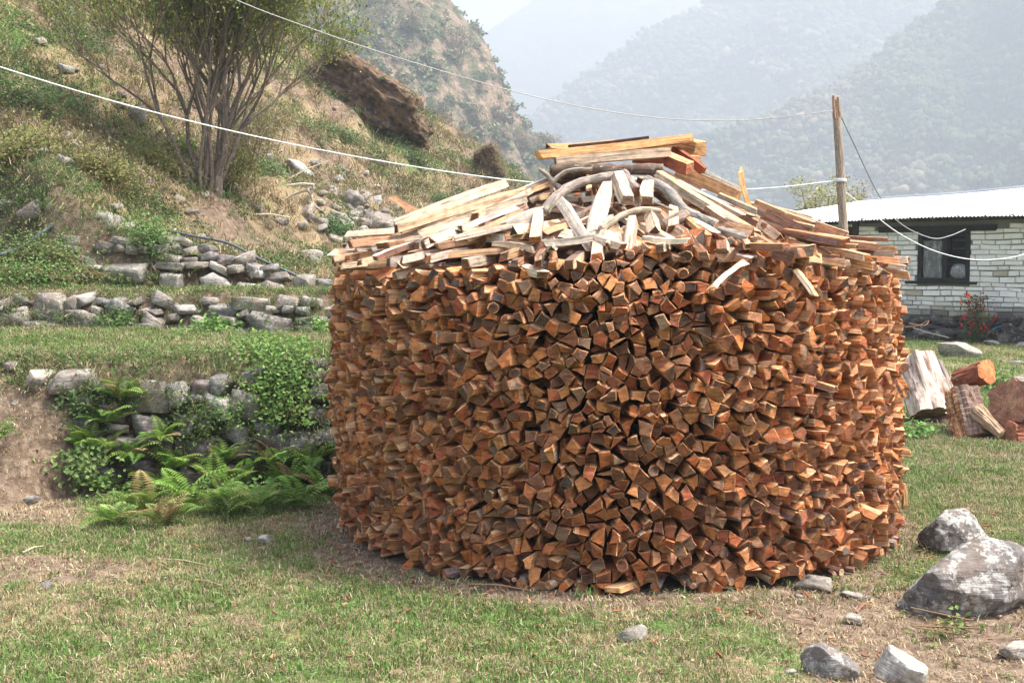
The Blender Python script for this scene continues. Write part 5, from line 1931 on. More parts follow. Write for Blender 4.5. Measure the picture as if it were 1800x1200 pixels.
slope_sheet(t, -7.5, 8.6, front)
def backs(s):
    e, r = front(s)
    if s < RIDGE_END:
        return hp(s, 5.54, EZ), hp(s, 2.6, r.z)
    k = (s - RIDGE_END) / (8.6 - RIDGE_END)
    return hp(s, 5.54, EZ), hp(s, 2.6 * (1 - k) + 5.54 * k, r.z)
slope_sheet(t, -7.5, 8.6, backs, .05)
vs = [tuple(hp(8.6, ER, EZ)), tuple(hp(8.6, 5.54, EZ)), tuple(hp(RIDGE_END, 2.6, 3.32 - .035 * RIDGE_END))]
t.add(vs, [(0, 1, 2)], (0.7, 0.72, 0.76))
vs = [tuple(hp(-7.5, ER, EZ)), tuple(hp(-7.5, 5.54, EZ)), tuple(hp(-7.5, 2.6, 3.32))]
t.add(vs, [(0, 1, 2)], (0.7, 0.72, 0.76))
roof = t.build("roof", M_ROOF, house)
t = Acc()
pts_ = [hp(s, 2.6, 3.345 - 0.035 * max(0, s) + .012 * math.sin(s * 1.7)) for s in np.linspace(-7.4, RIDGE_END, 30)]
t.tube(pts_, .028, 6, (0.6, 0.62, 0.66))
t.build("ridge_cap", M_ROOF, roof)

# flowering shrub, footing rocks, pipe before the house
def wall_pt(px, b):
    v = (px - 900) / FPX
    Px, Py = HO.x + hb.x * b, HO.y + hb.y * b
    s = (Px - v * Py) / (-hd.x + v * hd.y)
    return Vector((Px + hd.x * s, Py + hd.y * s, 0))


fpos = wall_pt(1722, -.45)
shrub = empty("flowering_shrub", fpos, "tall shrub with small red flowers growing against the white house", "shrub")
t = Acc()
for k in range(650):
    zc = R.uniform(0.05, 0.95)
    c = Vector((R.gauss(-.12 * zc, .16), R.gauss(0, .12), zc))
    leaf_quad(t, c, Vector((R.gauss(0, 1), R.gauss(0, 1), R.gauss(.2, .6))), Vector((R.gauss(0, .4), R.gauss(0, .4), 1)), .075, .02, jit(pick(*GREEN), .25))
t.build("foliage", M_LEAF, shrub)
t = Acc()
for k in range(7):
    t.tube([(0, 0, 0), (R.gauss(0, .06), R.gauss(0, .04), .45), (R.gauss(-.12, .15), R.gauss(0, .1), .9)], [.01, .008, .004], 5, (0.2, 0.13, 0.08))
t.build("stem", M_DRY, shrub)
for k in range(44):
    t = Acc()
    zc = R.uniform(0.15, 1.02)
    c = Vector((R.gauss(-.12 * zc, .17), R.gauss(-.08, .08), zc))
    for j in range(6):
        leaf_quad(t, c, Vector((R.gauss(0, 1), R.gauss(0, 1), R.gauss(0, 1))), Vector((0, 0, 1)), .062, .026, jit((0.62, 0.03, 0.035), .2))
    t.build("flower", M_LEAF, shrub)
for k, (px, py, w, h, mt, lab) in enumerate([(1620, 594, 52, 22, M_FOOT, "dark rock nearest the stack along the house footing"), (1665, 590, 64, 26, M_FOOT, "wide dark rock lying against the house footing"), (1700, 585, 34, 22, M_FOOT, "small dark rock behind the flowering shrub"),
                                              (1745, 600, 26, 10, M_PALE, "small whitish stones at the foot of the flowering shrub"), (1770, 596, 44, 18, M_FOOT, "dark stone of the footing beyond the blue pipe"), (1797, 603, 26, 8, M_PALE, "pale flat stone at the frame edge below the house"),
                                              (1790, 640, 30, 6, M_PALE, "flat pale stone lying in the lawn before the house")]):
    if k < 6:
        o = boulder("stone", px, py, w, h, mt, lab, 2200 + k, "stone", sub=3, cuts=10, Y=24)
        q_ = wall_pt(px, -.30 if k not in (3, 5) else -.8)
        o.location = (q_.x, q_.y, h * .0115 * .42)
    else:
        boulder("stone", px, py, w, h, mt, lab, 2200 + k, "stone", sub=3, cuts=10)


def cable(name, label, pts, rad, col, cat, mat=None, n=6, twist=False):
    P = []
    for i in range(len(pts) - 1):
        p0, p1, p2, p3 = pts[max(i - 1, 0)], pts[i], pts[i + 1], pts[min(i + 2, len(pts) - 1)]
        for k in range(8):
            t_ = k / 8
            P.append(0.5 * ((2 * p1) + (-p0 + p2) * t_ + (2 * p0 - 5 * p1 + 4 * p2 - p3) * t_ * t_ + (-p0 + 3 * p1 - 3 * p2 + p3) * t_ ** 3))
    P.append(pts[-1])
    b = P[0].copy()
    P = [p - b for p in P]
    a = Acc()
    a.tube(P, rad, n, col)
    o = a.build(name, mat or M_ROPE, None, True)
    o.location = b
    return tag(o, label, cat)


pl_ = fpos
cable("water_pipe", "thin blue water pipe curving out beside the flowering shrub", [fpos + Vector((.12, -.05, .12)), fpos + Vector((.26, 0, .26)), fpos + Vector((.42, .05, .33)), fpos + Vector((.62, .0, .34))], .016, (0.08, 0.2, 0.42), "pipe")
cable("cable", "brown cable coiled over the dark footing rocks", [at(1590, 575, 24.6), at(1615, 572, 24.5), at(1632, 563, 24.5), at(1625, 572, 24.3), at(1598, 568, 24.3)], .012, (0.30, 0.17, 0.11), "cable")
cable("cable", "grey cable trailing down the dark rocks by the house", [at(1605, 576, 24.4), at(1630, 584, 24.2), at(1655, 590, 24.0), at(1668, 594, 23.8)], .010, (0.3, 0.3, 0.29), "cable")

# ============================================================ pole and lines
PY = 15.0
pb = at(1487, 470, PY)
pt = at(1469, 168, PY)
lean = (pt - pb) / (pt.z - pb.z)
foot = pb - lean * pb.z
pole = empty("pole", foot, "weathered wooden pole holding the washing lines behind the woodpile", "pole")
t = Acc()
P = [Vector((0, 0, -0.3)) - lean * .3 + Vector((0, 0, 0.3)), lean * 1.0, lean * 2.0, lean * 3.0, lean * (pt.z - .28)]
P[0] = lean * -0.2
t.tube(P, [.066, .062, .058, .054, .051], 12, (0.36, 0.28, 0.22), rough=.05)
t.build("shaft", M_BARK, pole, False)
t = Acc()
top = lean * pt.z
for k, (dx, h_) in enumerate(((-.03, 0.0), (.0, -.05), (.028, -.02))):
    b0 = lean * (pt.z - .28)
    t.tube([b0 + Vector((dx, 0, 0)), top + Vector((dx, 0, h_))], [.027, .018], 6, (0.42, 0.27, 0.18), rough=.15)
t.build("split_top", M_BARK, pole, False)
k1 = at(1477, 318, PY)
t = Acc()
for r_ in range(3):
    ring = [k1 - foot + Vector((math.cos(q) * .072, math.sin(q) * .072, .012 * r_ + .006 * math.sin(q))) for q in np.linspace(0, 2 * math.pi, 13)]
    t.tube(ring, .008, 5, (0.78, 0.8, 0.84))
o = t.build("rope_lashing", M_ROPE, pole, True)


def sag_line(A, B, sag, n=14):
    return [A.lerp(B, i / n) - Vector((0, 0, sag * 4 * (i / n) * (1 - i / n))) for i in range(n + 1)]


L0, L1 = at(-260, 40, 11.2), k1
pts_ = [at(-260, 30, 11.0), at(0, 118, 11.4), at(250, 192, 12.0), at(520, 255, 12.9), at(760, 298, 13.5), at(950, 322, 14.0), at(1120, 333, 14.4), at(1330, 332, 14.8), k1 + Vector((-.07, -.02, 0))]
cable("washing_line", "thick white line strung from beyond the slope to the middle of the pole", pts_, .0068, (0.80, 0.83, 0.88), "rope", n=7)
pts_ = [at(250, -85, 11.6), at(410, -2, 11.8), at(560, 55, 12.3), at(700, 102, 12.9), at(900, 160, 13.6), at(1050, 193, 14.1), at(1190, 210, 14.5), at(1330, 210, 14.8), at(1464, 195, PY - .05)]
cable("rope", "twisted pale rope drooping from the frame top to the top of the pole", pts_, .0052, (0.42, 0.40, 0.40), "rope", n=5)
pts_ = [at(1484, 336, PY), at(1530, 372, 15.4), at(1580, 410, 16), at(1640, 440, 17), at(1700, 455, 18), at(1750, 456, 19), at(1800, 447, 20), at(1860, 425, 21)]
cable("washing_line", "white line sagging from the pole across the house front", pts_, .0068, (0.80, 0.83, 0.88), "rope", n=6)
pts_ = [at(1475, 198, PY), at(1505, 262, 16.8), at(1540, 335, 19), at(1572, 384, 21)]
cable("wire", "thin dark wire from the pole top down to the house roof", pts_, .006, (0.16, 0.15, 0.16), "wire", n=5)
pts_ = [at(1572, 384, 21), at(1600, 404, 22), at(1640, 419, 23), at(1668, 415, 23.5), at(1697, 403, 24.2)]
cable("wire", "grey wire drooping in front of the window lintel", pts_, .010, (0.34, 0.34, 0.36), "wire", n=5)

# black water pipe over the upper retaining wall
def hosepts(pix, Yf=None, dz=0.03):
    out = []
    for q in pix:
        p = march(q[0], q[1], Hs, 12.0, 40)
        out.append(p + Vector((0, -.06, dz)))
    return out


cable("water_pipe", "grey-black plastic pipe arching over the end of the upper wall", [at(-60, 456, 12.2), at(0, 447, 12.5), at(40, 432, 12.7), at(80, 405, 12.9), at(120, 382, 13.0), at(150, 372, 13.1), at(180, 370, 13.4), at(205, 376, 13.8)], .019, (0.10, 0.12, 0.15), "pipe", n=7)
cable("water_pipe", "black pipe running down the slope to the corner of the stack", [at(295, 405, 13.7), at(340, 415, 13.6), at(400, 427, 13.6), at(450, 452, 13.55), at(500, 475, 13.5), at(540, 490, 13.5), at(590, 496, 13.5), at(640, 500, 13.4)], .016, (0.10, 0.11, 0.13), "pipe", n=7)

# ============================================================ near tree on the slope
def grow_tree(base, height, nstem, spread, seed, crown_c, crown_r, leaves, leafcol, bark, leaf_size=.05, twig_up=.5, label="", cat="tree", name="tree", levels=4, tr=.09):
    rt = random.Random(seed)
    tree = empty(name, base, label, cat)
    wood = Acc()
    tips = []

    def seg(p, d, L, r, lev):
        pts = [p.copy()]
        q = p.copy()
        dd = d.copy()
        n = 3 if lev < 2 else 2
        for i in range(n):
            dd = (dd + Vector((rt.gauss(0, .16), rt.gauss(0, .16), rt.gauss(.05, .10)))).normalized()
            q = q + dd * (L / n)
            pts.append(q.copy())
        rad = [r * (1 - .45 * i / n) for i in range(n + 1)]
        wood.tube(pts, rad, 8 if lev == 0 else (5 if lev < 2 else 3), jit(bark, .15), caps=False)
        if lev >= levels:
            tips.append((q, dd))
            return
        nb = rt.choice([3, 3, 4]) if lev < 2 else rt.choice([2, 3, 3])
        for k in range(nb):
            an = rt.uniform(0, 6.28)
            out = Vector((math.cos(an), math.sin(an), 0))
            nd = (dd + out * spread * rt.uniform(.4, 1.1) + Vector((0, 0, twig_up * .25))).normalized()
            st = pts[-1] if k == 0 or lev == 0 else pts[-1].lerp(pts[-2], rt.uniform(0, .8))
            seg(st, nd, L * rt.uniform(.62, .85), r * rt.uniform(.5, .62), lev + 1)
        if lev >= 2:
            tips.append((q, dd))

    for k in range(nstem):
        an = rt.uniform(0, 6.28)
        d = Vector((math.cos(an) * .14, math.sin(an) * .14, 1)).normalized()
        if k:
            d = Vector((math.cos(an) * .32, math.sin(an) * .3, 1)).normalized()
        seg(Vector((rt.uniform(-.2, .2), rt.uniform(-.15, .15), -0.1)), d, height * rt.uniform(.24, .32), tr * (1 if k == 0 else rt.uniform(.35, .6)), 0)
    wood.build("trunk", M_BARK, tree, False)
    lf = Acc()
    for q, dd in tips:
        for _ in range(leaves):
            c = q + Vector((rt.gauss(0, .10), rt.gauss(0, .10), rt.gauss(0, .10))) - dd * rt.uniform(0, .25)
            leaf_quad(lf, c, (dd * .6 + Vector((rt.gauss(0, .6), rt.gauss(0, .6), rt.gauss(.2, .5)))), Vector((rt.gauss(0, .5), rt.gauss(0, .5), 1)), leaf_size * rt.uniform(.6, 1.2), leaf_size * .24, jit(pick(*leafcol), .22))
    lo = lf.build("crown", M_LEAF, tree)
    return tree


tb = march(372, 338, Hs)
LEAFC = [(0.20, 0.25, 0.07), (0.15, 0.20, 0.05), (0.25, 0.28, 0.08), (0.09, 0.125, 0.035), (0.28, 0.26, 0.06)]
grow_tree(tb, 3.9, 12, .60, 12, None, None, 4, LEAFC, (0.19, 0.15, 0.12), .060, .5, "many-stemmed half-bare tree with small olive-yellow leaves on the slope", "tree", levels=6, tr=.085)
# tangle of low shoots at its foot
for k, (px, py, h_, sd_) in enumerate([(430, 330, 1.5, 31), (470, 300, 1.7, 33), (400, 345, 1.0, 35)]):
    b_ = march(px, py, Hs)
    grow_tree(b_, h_, 5, .8, sd_, None, None, 3, LEAFC, (0.23, 0.18, 0.14), .045, .2, ["bare twiggy bush growing against the many-stemmed tree", "bigger twiggy bush uphill from the many-stemmed tree", "low tangle of dry shoots at the foot of the many-stemmed tree"][k], "bush", "bush", levels=4, tr=.028)

# bleached roots on the rubble
rb = march(545, 365, Hs)
sR = rb.y / FPX
root = empty("driftwood_root", rb, "tangled bleached root lying on the rubble below the tree", "root")
for pix in ([(490, 365), (515, 348), (540, 340), (552, 335)], [(540, 338), (548, 352), (550, 365), (562, 374)], [(552, 336), (545, 350), (538, 360), (528, 370)], [(552, 332), (530, 330), (505, 333)], [(548, 362), (545, 372), (540, 380)]):
    P = [at(a_, b_, rb.y - .1 + .02 * i) - rb + Vector((0, 0, .06)) for i, (a_, b_) in enumerate(pix)]
    t = Acc()
    t.tube(P, [.03 - .005 * i for i in range(len(P))], 7, (0.56, 0.50, 0.42), rough=.12)
    t.build("root_limb", M_BARK, root, False)
st_ = [((232, 198), (222, 235)), ((505, 318), (580, 282)), ((95, 410), (98, 440)), ((440, 380), (510, 382))]
for k, (a_, b_) in enumerate(st_[1:2] + st_[3:]):
    pA = march(a_[0], a_[1], Hs); pB = at(b_[0], b_[1], pA.y + .2)
    t = Acc()
    t.tube([Vector((0, 0, .02)), (pB - pA) * .5 + Vector((0, 0, .04)), pB - pA], [.014, .012, .008], 5, (0.5, 0.42, 0.33))
    o = t.build("dry_stick", M_DRY)
    o.location = pA
    tag(o, ["bare dry stick leaning over the rubble near the bleached root", "dry stick lying level on the slope above the upper wall"][k], "stick")

for k, (a_, b_, lab) in enumerate([((278, 985), (372, 998), "thin dry stick lying in the lawn between track and woodpile"), ((335, 1022), (392, 1033), "bleached bamboo-like stalk on the lawn below the thin stick"), ((40, 974), (76, 962), "pale dry stalk at the lower end of the earth track"), ((1505, 1080), (1530, 1060), "pale crossed straw on the bare soil by the largest boulder"), ((822, 1030), (930, 1040), "reddish stick lying along the foot of the stack")]):
    pA, pB = march(a_[0], a_[1], Hs), march(b_[0], b_[1], Hs)
    t = Acc()
    t.tube([Vector((0, 0, .012)), (pB - pA) * .5 + Vector((0, .01, .02)), pB - pA + Vector((0, 0, .01))], [.006, .006, .004], 5, pick((0.4, 0.31, 0.2), (0.5, 0.42, 0.3), (0.33, 0.2, 0.12)))
    o = t.build("dry_stick", M_DRY)
    o.location = pA
    tag(o, lab, "stick")

# ============================================================ ferns
FERN = [(0.20, 0.32, 0.06), (0.25, 0.37, 0.09), (0.14, 0.25, 0.05), (0.30, 0.40, 0.11)]


def frond_mesh(L, curl, npin, col):
    a = Acc()
    pts = []
    ang = math.radians(62)
    p = Vector((0, 0, 0))
    for i in range(npin + 1):
        t_ = i / npin
        an = ang - curl * t_ ** 1.3
        if i:
            p = p + Vector((math.cos(an), 0, math.sin(an))) * (L / npin)
        pts.append(p.copy())
    a.tube(pts, [.0028 * (1 - .7 * i / npin) for i in range(npin + 1)], 3, (0.18, 0.24, 0.07), caps=False)
    for i in range(3, npin + 1):
        t_ = i / npin
        w = L * 0.30 * math.sin(math.pi * min(1, .18 + .82 * (1 - t_)) ** .9) * (1 - t_ * .35)
        w = L * .27 * (1 - ((t_ - .35) / .68) ** 2) if t_ > .35 else L * .27 * (.55 + .45 * (t_ / .35))
        w = max(w, .008)
        d = (pts[i] - pts[i - 1]).normalized()
        for sgn in (-1, 1):
            dirn = (Vector((0, sgn, 0)) + d * .35 + Vector((0, 0, -.12))).normalized()
            n = d.cross(Vector((0, 1, 0)))
            leaf_quad(a, pts[i], dirn, Vector((n.x, n.y, abs(n.z) + .3)), w, L / npin * .42, jit(col, .15))
    return a.mesh("frond", M_LEAF)


fr = [frond_mesh(1.0, R.uniform(1.0, 2.1), R.choice([14, 17, 20]), c_) for c_ in FERN + [FERN[0], FERN[2], (0.10, 0.17, 0.04), (0.30, 0.22, 0.11)]]
fern_spots = [  # px, py of foot, size m, label
    (205, 742, .26, "fern sprouting high on the bank beside the pale two-toned stone"), (172, 778, .24, "small fern at the track end of the lowest wall"),
    (228, 700, .30, "bright fern growing out between the upper stones of the lowest wall"), (190, 800, .30, "fern half way down the track end of the bank"),
    (232, 838, .34, "large fern at the foot of the wall near the track"), (275, 868, .36, "broad fern in the thick of the clump by the track"),
    (315, 820, .28, "pale fern leaning over the low brown boulder"), (330, 895, .34, "fern spreading onto the lawn below the low brown boulder"),
    (382, 870, .34, "arching fern in the middle of the wall foot"), (402, 812, .24, "upright fern between two boulders of the lowest wall"),
    (432, 858, .34, "tall fern with erect narrow fronds before the big grey boulder"), (470, 842, .32, "dense fern beneath the biggest wall boulder"),
    (508, 862, .32, "fern with dark round leaves around its foot"), (545, 842, .36, "fern closest to the woodpile, fronds upright"),
    (570, 872, .28, "low fern tucked against the edge of the woodpile"), (290, 925, .26, "young fern standing out on the lawn in front of the clump"),
    (205, 925, .24, "small fern farthest out on the lawn toward the track"), (252, 905, .30, "fern at the lawn edge of the clump"), (178, 870, .24, "fern leaf spray on the earth of the track edge"),
    (8, 775, .26, "fern at the very edge of the frame beside the track"), (300, 770, .22, "fern shoot hanging over a wall boulder"), (350, 845, .3, "fern rising behind the small grey footing stone"),
    (450, 900, .3, "fern spilling forward onto the grass below the biggest wall boulder"), (525, 895, .3, "fern between the dark-footed fern and the stack"), (395, 905, .28, "fern on the grass edge before the arching one"), (560, 810, .28, "fern rising behind the one closest to the woodpile"), (495, 815, .26, "fern pressed against the biggest wall boulder"), (255, 800, .26, "fern on the low boulder shelf above the broad fern"),
    (325, 268, .3, "fern growing against the trunk of the tree")]
for k, (px, py, sz, lab) in enumerate(fern_spots):
    if k == len(fern_spots) - 1:
        p = march(px, py, Hs)
    else:
        p = march(px, py, Hs, 4, 10.5)
        if p is None:
            continue
        if Hs(p.x, p.y) > .12:
            p = p + Vector((0, -.20, 0))
    fe = empty("fern", p, lab, "fern")
    nf = R.randint(10, 14)
    sz *= 1.05
    for j in range(nf):
        an = 2 * math.pi * j / nf + R.uniform(-.3, .3)
        f_ = link("frond", fr[R.randrange(8)], fe)
        s = sz * R.uniform(.7, 1.15)
        f_.scale = (s, s, s)
        f_.rotation_euler = (R.uniform(-.25, .25), R.uniform(-.45, .25), an)

# creepers: leafy plants hanging over the wall
CREEP = [(0.14, 0.26, 0.06), (0.18, 0.31, 0.075), (0.10, 0.19, 0.045), (0.22, 0.34, 0.09)]


def leafy(label, pts, n, ls, spread, cols, cat="creeper", name="creeper", aim=Vector((0, -1, .3))):
    base = pts[0]
    e = empty(name, base, label, cat)
    t = Acc()
    for _ in range(n):
        u_ = R.uniform(0, len(pts) - 1.001)
        i = int(u_)
        c = pts[i].lerp(pts[i + 1], u_ - i) if len(pts) > 1 else pts[0]
        c = c + Vector((R.gauss(0, spread), R.gauss(-.04, spread * .5), R.gauss(0, spread * .7))) - base
        leaf_quad(t, c, Vector((R.gauss(0, 1), R.gauss(-.4, .6), R.gauss(-.2, .6))), aim + Vector((R.gauss(0, .4), R.gauss(0, .4), R.gauss(.4, .4))), ls * R.uniform(.6, 1.3), ls * .32, jit(pick(*cols), .25))
    t.build("foliage", M_LEAF, e)
    t = Acc()
    for _ in range(max(4, n // 60)):
        q = [p - base + Vector((R.gauss(0, spread * .6), R.gauss(0, .03), R.gauss(0, .04))) for p in pts]
        t.tube(q if len(q) > 1 else [q[0], q[0] + Vector((0, 0, .1))], .004, 4, (0.2, 0.14, 0.08))
    t.build("stem", M_DRY, e)
    return e


def wpt(px, py, off=.12):
    return at(px, py, Yw1(px, py) - off)


def t1pt(px, py):
    return march(px, py, Hs, 8, 11)


leafy("lush green creeper mounding on the terrace edge and trailing down the lowest wall", [t1pt(500, 625), wpt(500, 645), wpt(495, 680), wpt(500, 730, .2)], 2600, .036, .14, CREEP)
leafy("low leafy mound spreading along the terrace above the wall", [t1pt(430, 632), t1pt(470, 622), t1pt(530, 630)], 1500, .034, .12, CREEP, "plant", "ground_plant")
leafy("small-leaved ivy covering the middle stones of the lowest wall", [wpt(310, 700), wpt(345, 735), wpt(335, 760), wpt(370, 750)], 800, .030, .11, [(0.09, 0.16, 0.04), (0.12, 0.2, 0.05), (0.07, 0.12, 0.035)])
leafy("dark ivy patch at the track end of the lowest wall", [wpt(115, 695), wpt(150, 710), wpt(170, 700), wpt(150, 735)], 420, .035, .09, [(0.07, 0.14, 0.04), (0.1, 0.17, 0.06)])
leafy("broad round leaves of ground ivy below the ferns by the track", [wpt(130, 800, .3), wpt(150, 830, .4), wpt(175, 790, .3)], 320, .045, .09, [(0.13, 0.19, 0.06), (0.17, 0.23, 0.07)])
leafy("low round-leaved plants at the foot of the ferns near the stack", [wpt(430, 880, .5), wpt(490, 880, .5), wpt(550, 878, .5)], 520, .04, .10, [(0.08, 0.16, 0.05), (0.12, 0.2, 0.06)])
leafy("thin climbing leaves between ferns and middle boulders", [wpt(390, 720), wpt(405, 735), wpt(395, 700)], 220, .03, .07, CREEP)
leafy("undergrowth of small leaves beneath the fern clump", [wpt(190, 880, .4), wpt(270, 890, .4), wpt(350, 900, .5), wpt(420, 880, .5)], 1100, .035, .12, [(0.08, 0.15, 0.04), (0.13, 0.22, 0.06), (0.1, 0.18, 0.05)], "plant", "ground_plant")


def w2pt(px, py):
    return at(px, py, Yw2(px, py) - .12)


leafy("dark green plant in the middle of the middle wall", [w2pt(205, 560), w2pt(215, 572)], 260, .05, .10, [(0.08, 0.15, 0.04), (0.11, 0.19, 0.05)], "plant", "wall_plant")
leafy("bushy green plant growing at the foot of the middle wall near its pale block", [w2pt(375, 580), w2pt(395, 586), w2pt(350, 592)], 460, .06, .11, CREEP, "plant", "wall_plant")
leafy("small plant beside the pale block's far end", [w2pt(555, 583), w2pt(570, 575)], 140, .05, .07, CREEP, "plant", "wall_plant")


def w3pt(px, py):
    return at(px, py, Yw3(px, py) - .12)


leafy("soft green weed bush on top of the upper wall above the pale slab", [w3pt(262, 405), w3pt(272, 420), w3pt(255, 395)], 1100, .035, .13, [(0.14, 0.22, 0.07), (0.18, 0.27, 0.09)], "plant", "wall_plant")
leafy("leafy cover over the tumbled end of the upper wall", [at(20, 455, 12.6), at(60, 440, 12.7), at(100, 460, 12.6), at(150, 485, 12.5)], 3000, .032, .20, GREEN + OLIVE, "plant", "ground_plant")
leafy("green plants filling the far end of the upper wall foot", [at(0, 480, 12.3), at(50, 488, 12.3), at(120, 490, 12.3)], 1700, .032, .13, GREEN + OLIVE, "plant", "ground_plant")
leafy("weeds growing beside the bleached leaning trunk", [Vector(g0(1600, 775)) + Vector((0, 0, .12)), Vector(g0(1612, 770)) + Vector((0, 0, .06))], 130, .07, .08, CREEP, "plant", "weed", Vector((0, -.6, 1)))
leafy("bright weeds growing behind the sawn-faced log", [Vector(g0(1735, 680)) + Vector((0, 0, .15)), Vector(g0(1760, 690)) + Vector((0, 0, .12))], 260, .07, .12, CREEP, "plant", "weed")
leafy("clover-like weeds at the foot of the largest boulder", [Vector(g0(1650, 1100)) + Vector((0, 0, .02)), Vector(g0(1700, 1112)) + Vector((0, 0, .02)), Vector(g0(1600, 1120)) + Vector((0, 0, .015))], 60, .035, .06, CREEP, "plant", "weed")
for k, (px, py, n_, s_) in enumerate([(120, 55, 500, .35), (130, 90, 380, .3), (40, 190, 500, .35), (170, 320, 600, .30), (30, 290, 500, .35), (260, 300, 500, .3), (110, 200, 300, .3), (730, 290, 300, .3), (770, 365, 300, .22), (600, 250, 260, .3), (470, 310, 160, .2), (820, 240, 400, .5), (590, 420, 300, .2), (545, 240, 200, .4), (580, 90, 300, .5), (830, 300, 300, .4)]):
    p = march(px, py, Hs, 12, 70)
    if p is None:
        continue
    labs = ["dark green ivy patch high on the slope near the frame's top corner", "second ivy patch just below the top corner one", "dense green shrublet at the frame edge under the washing line", "yellow-green fern-like scrub below the tree", "yellowing scrub at the frame edge below the washing line",
            "wide low yellow-green scrub just downhill of the tree", "small green bush among dark hollows under the washing line", "ivy patch below the large dark outcrop", "round green bush above the heap's longest pale log", "ivy trailing between tree and dark outcrop", "thin green bush by the smooth pale boulder",
            "ivy mound beyond the foot of the large dark outcrop", "green bush just above the stack's fern-side corner", "pale green shrub climbing uphill of the tree crown", "ivy fringe on the upper lip of the large dark outcrop", "ivy mound next to the smaller dark outcrop"]
    q = p + Vector((s_ * .8, .2, .12)); q.z = Hs(q.x, q.y) + .1
    q2 = p + Vector((-s_ * .8, .1, .12)); q2.z = Hs(q2.x, q2.y) + .1
    cols_ = [(0.20, 0.22, 0.06), (0.26, 0.26, 0.08), (0.15, 0.2, 0.05)] if k in (3, 4, 5) else [(0.07, 0.14, 0.045), (0.10, 0.18, 0.06), (0.14, 0.22, 0.08)]
    leafy(labs[k], [p + Vector((0, 0, .1)), q, p + Vector((0, 0, .2)), q2], n_ * 3, .042 * max(1, p.y / 22), s_ * .6, cols_, "bush", "slope_bush")

# ============================================================ trees of the spur and beyond the house
def blob_tree(name, base, h, w, seed, cols, label=None, nleaf=900, ls=.35, group=None, cat="tree"):
    rt = random.Random(seed)
    e = empty(name, base, label, cat, group)
    t = Acc()
    t.tube([(0, 0, -.5), (rt.uniform(-.1, .1) * h, 0, h * .3), (rt.uniform(-.15, .15) * h, 0, h * .62)], [h * .022, h * .016, h * .01], 6, (0.22, 0.17, 0.13))
    cl = []
    for _ in range(11):
        c = Vector((rt.gauss(0, w * .24), rt.gauss(0, w * .24), h * rt.uniform(.42, .95)))
        t.tube([(0, 0, h * .3), c * .7 + Vector((0, 0, h * .1)), c], [h * .010, h * .006, h * .003], 4, (0.22, 0.17, 0.13), caps=False)
        cl.append((c, w * rt.uniform(.10, .22)))
    t.build("trunk", M_DRY, e)
    t = Acc()
    for _ in range(nleaf):
        c, r_ = cl[rt.randrange(len(cl))]
        v = Vector((rt.gauss(0, 1), rt.gauss(0, 1), rt.gauss(0, .8)))
        q = c + v.normalized() * r_ * rt.uniform(.4, 1.15)
        leaf_quad(t, q, Vector((rt.gauss(0, 1), rt.gauss(0, 1), rt.gauss(0, .6))), Vector((rt.gauss(0, .5), rt.gauss(0, .5), 1)), ls * rt.uniform(.5, 1.2), ls * .35, jit(pick(*cols), .3))
    t.build("crown", M_LEAF, e)
    return e


def spur_hit(px, py):
    best = None
    x_ = SV
    # nearest surface vertex that projects close to the pixel
    dx, dy, dz = SV[..., 0], SV[..., 1], SV[..., 2] - CAM_H
    dep_ = dy * cp - dz * sp
    u_ = 900 + FPX * dx / dep_
    v_ = 600 - FPX * (dy * sp + dz * cp) / dep_
    d_ = (u_ - px) ** 2 + (v_ - py) ** 2
    ok = d_ < 120
    if not ok.any():
        ok = d_ <= d_.min() + 1
    yy = np.where(ok, dy, 1e9)
    k_ = np.unravel_index(np.argmin(yy), yy.shape)
    return Vector(SV[k_])


SP = [(0.20, 0.19, 0.10), (0.15, 0.16, 0.08), (0.24, 0.2, 0.12), (0.10, 0.13, 0.06)]
SPG = [(0.10, 0.16, 0.07), (0.14, 0.2, 0.09), (0.08, 0.12, 0.06)]
spt = [(820, 120, 62, 45, "bare grey tree standing on the skyline of the rocky spur"), (800, 95, 50, 40, "slimmer tree just uphill on the spur's skyline"), (818, 128, 40, 50, "low tree hanging below the spur's skyline trees"),
       (660, 62, 55, 45, "grey-green tree on the upper flank of the spur"), (620, 75, 48, 50, "leafy pale green tree above the dark outcrop's ridge"), (690, 30, 60, 40, "thin tree near the frame top on the spur"),
       (735, 60, 40, 40, "round scrubby tree in the middle of the spur face"), (850, 150, 36, 36, "small green tree clinging to the spur's steep edge"), (930, 262, 34, 44, "pinkish bare tree at the spur's foot beside the heap"),
       (975, 262, 28, 60, "wide pinkish bare crown behind the top of the heap"), (900, 262, 40, 46, "bare tree low on the spur face"), (560, 40, 52, 60, "tree at the top of the slope where ridge meets spur"),
       (880, 215, 30, 30, "shrubby tree on the bright rocky edge"), (780, 215, 36, 44, "grey-green tree above the dark outcrop's tip"), (840, 225, 36, 40, "leafy bush-like tree on the lower spur")]
for k, (px, py, hp_, wp_, lab) in enumerate(spt):
    b_ = spur_hit(px, py)
    s_ = b_.y / FPX
    blob_tree("spur_tree", b_ + Vector((0, 0, -.3)), hp_ * s_ * 1.1, wp_ * s_ * 1.3, 500 + k, [(0.26, 0.19, 0.16), (0.3, 0.21, 0.17), (0.2, 0.16, 0.13)] if "pinkish" in lab else (SPG if k in (4, 7, 13) else SP), lab, 800, .42)
p = at(1440, 430, 48)
blob_tree("tree", Vector((p.x, 48, 0)), (at(1440, 298, 48)).z, 3.4, 900, [(0.30, 0.29, 0.10), (0.24, 0.25, 0.09), (0.34, 0.30, 0.12)], "pale yellow-green tree rising behind the end of the metal roof", 2600, .12)
p = at(1500, 430, 55)
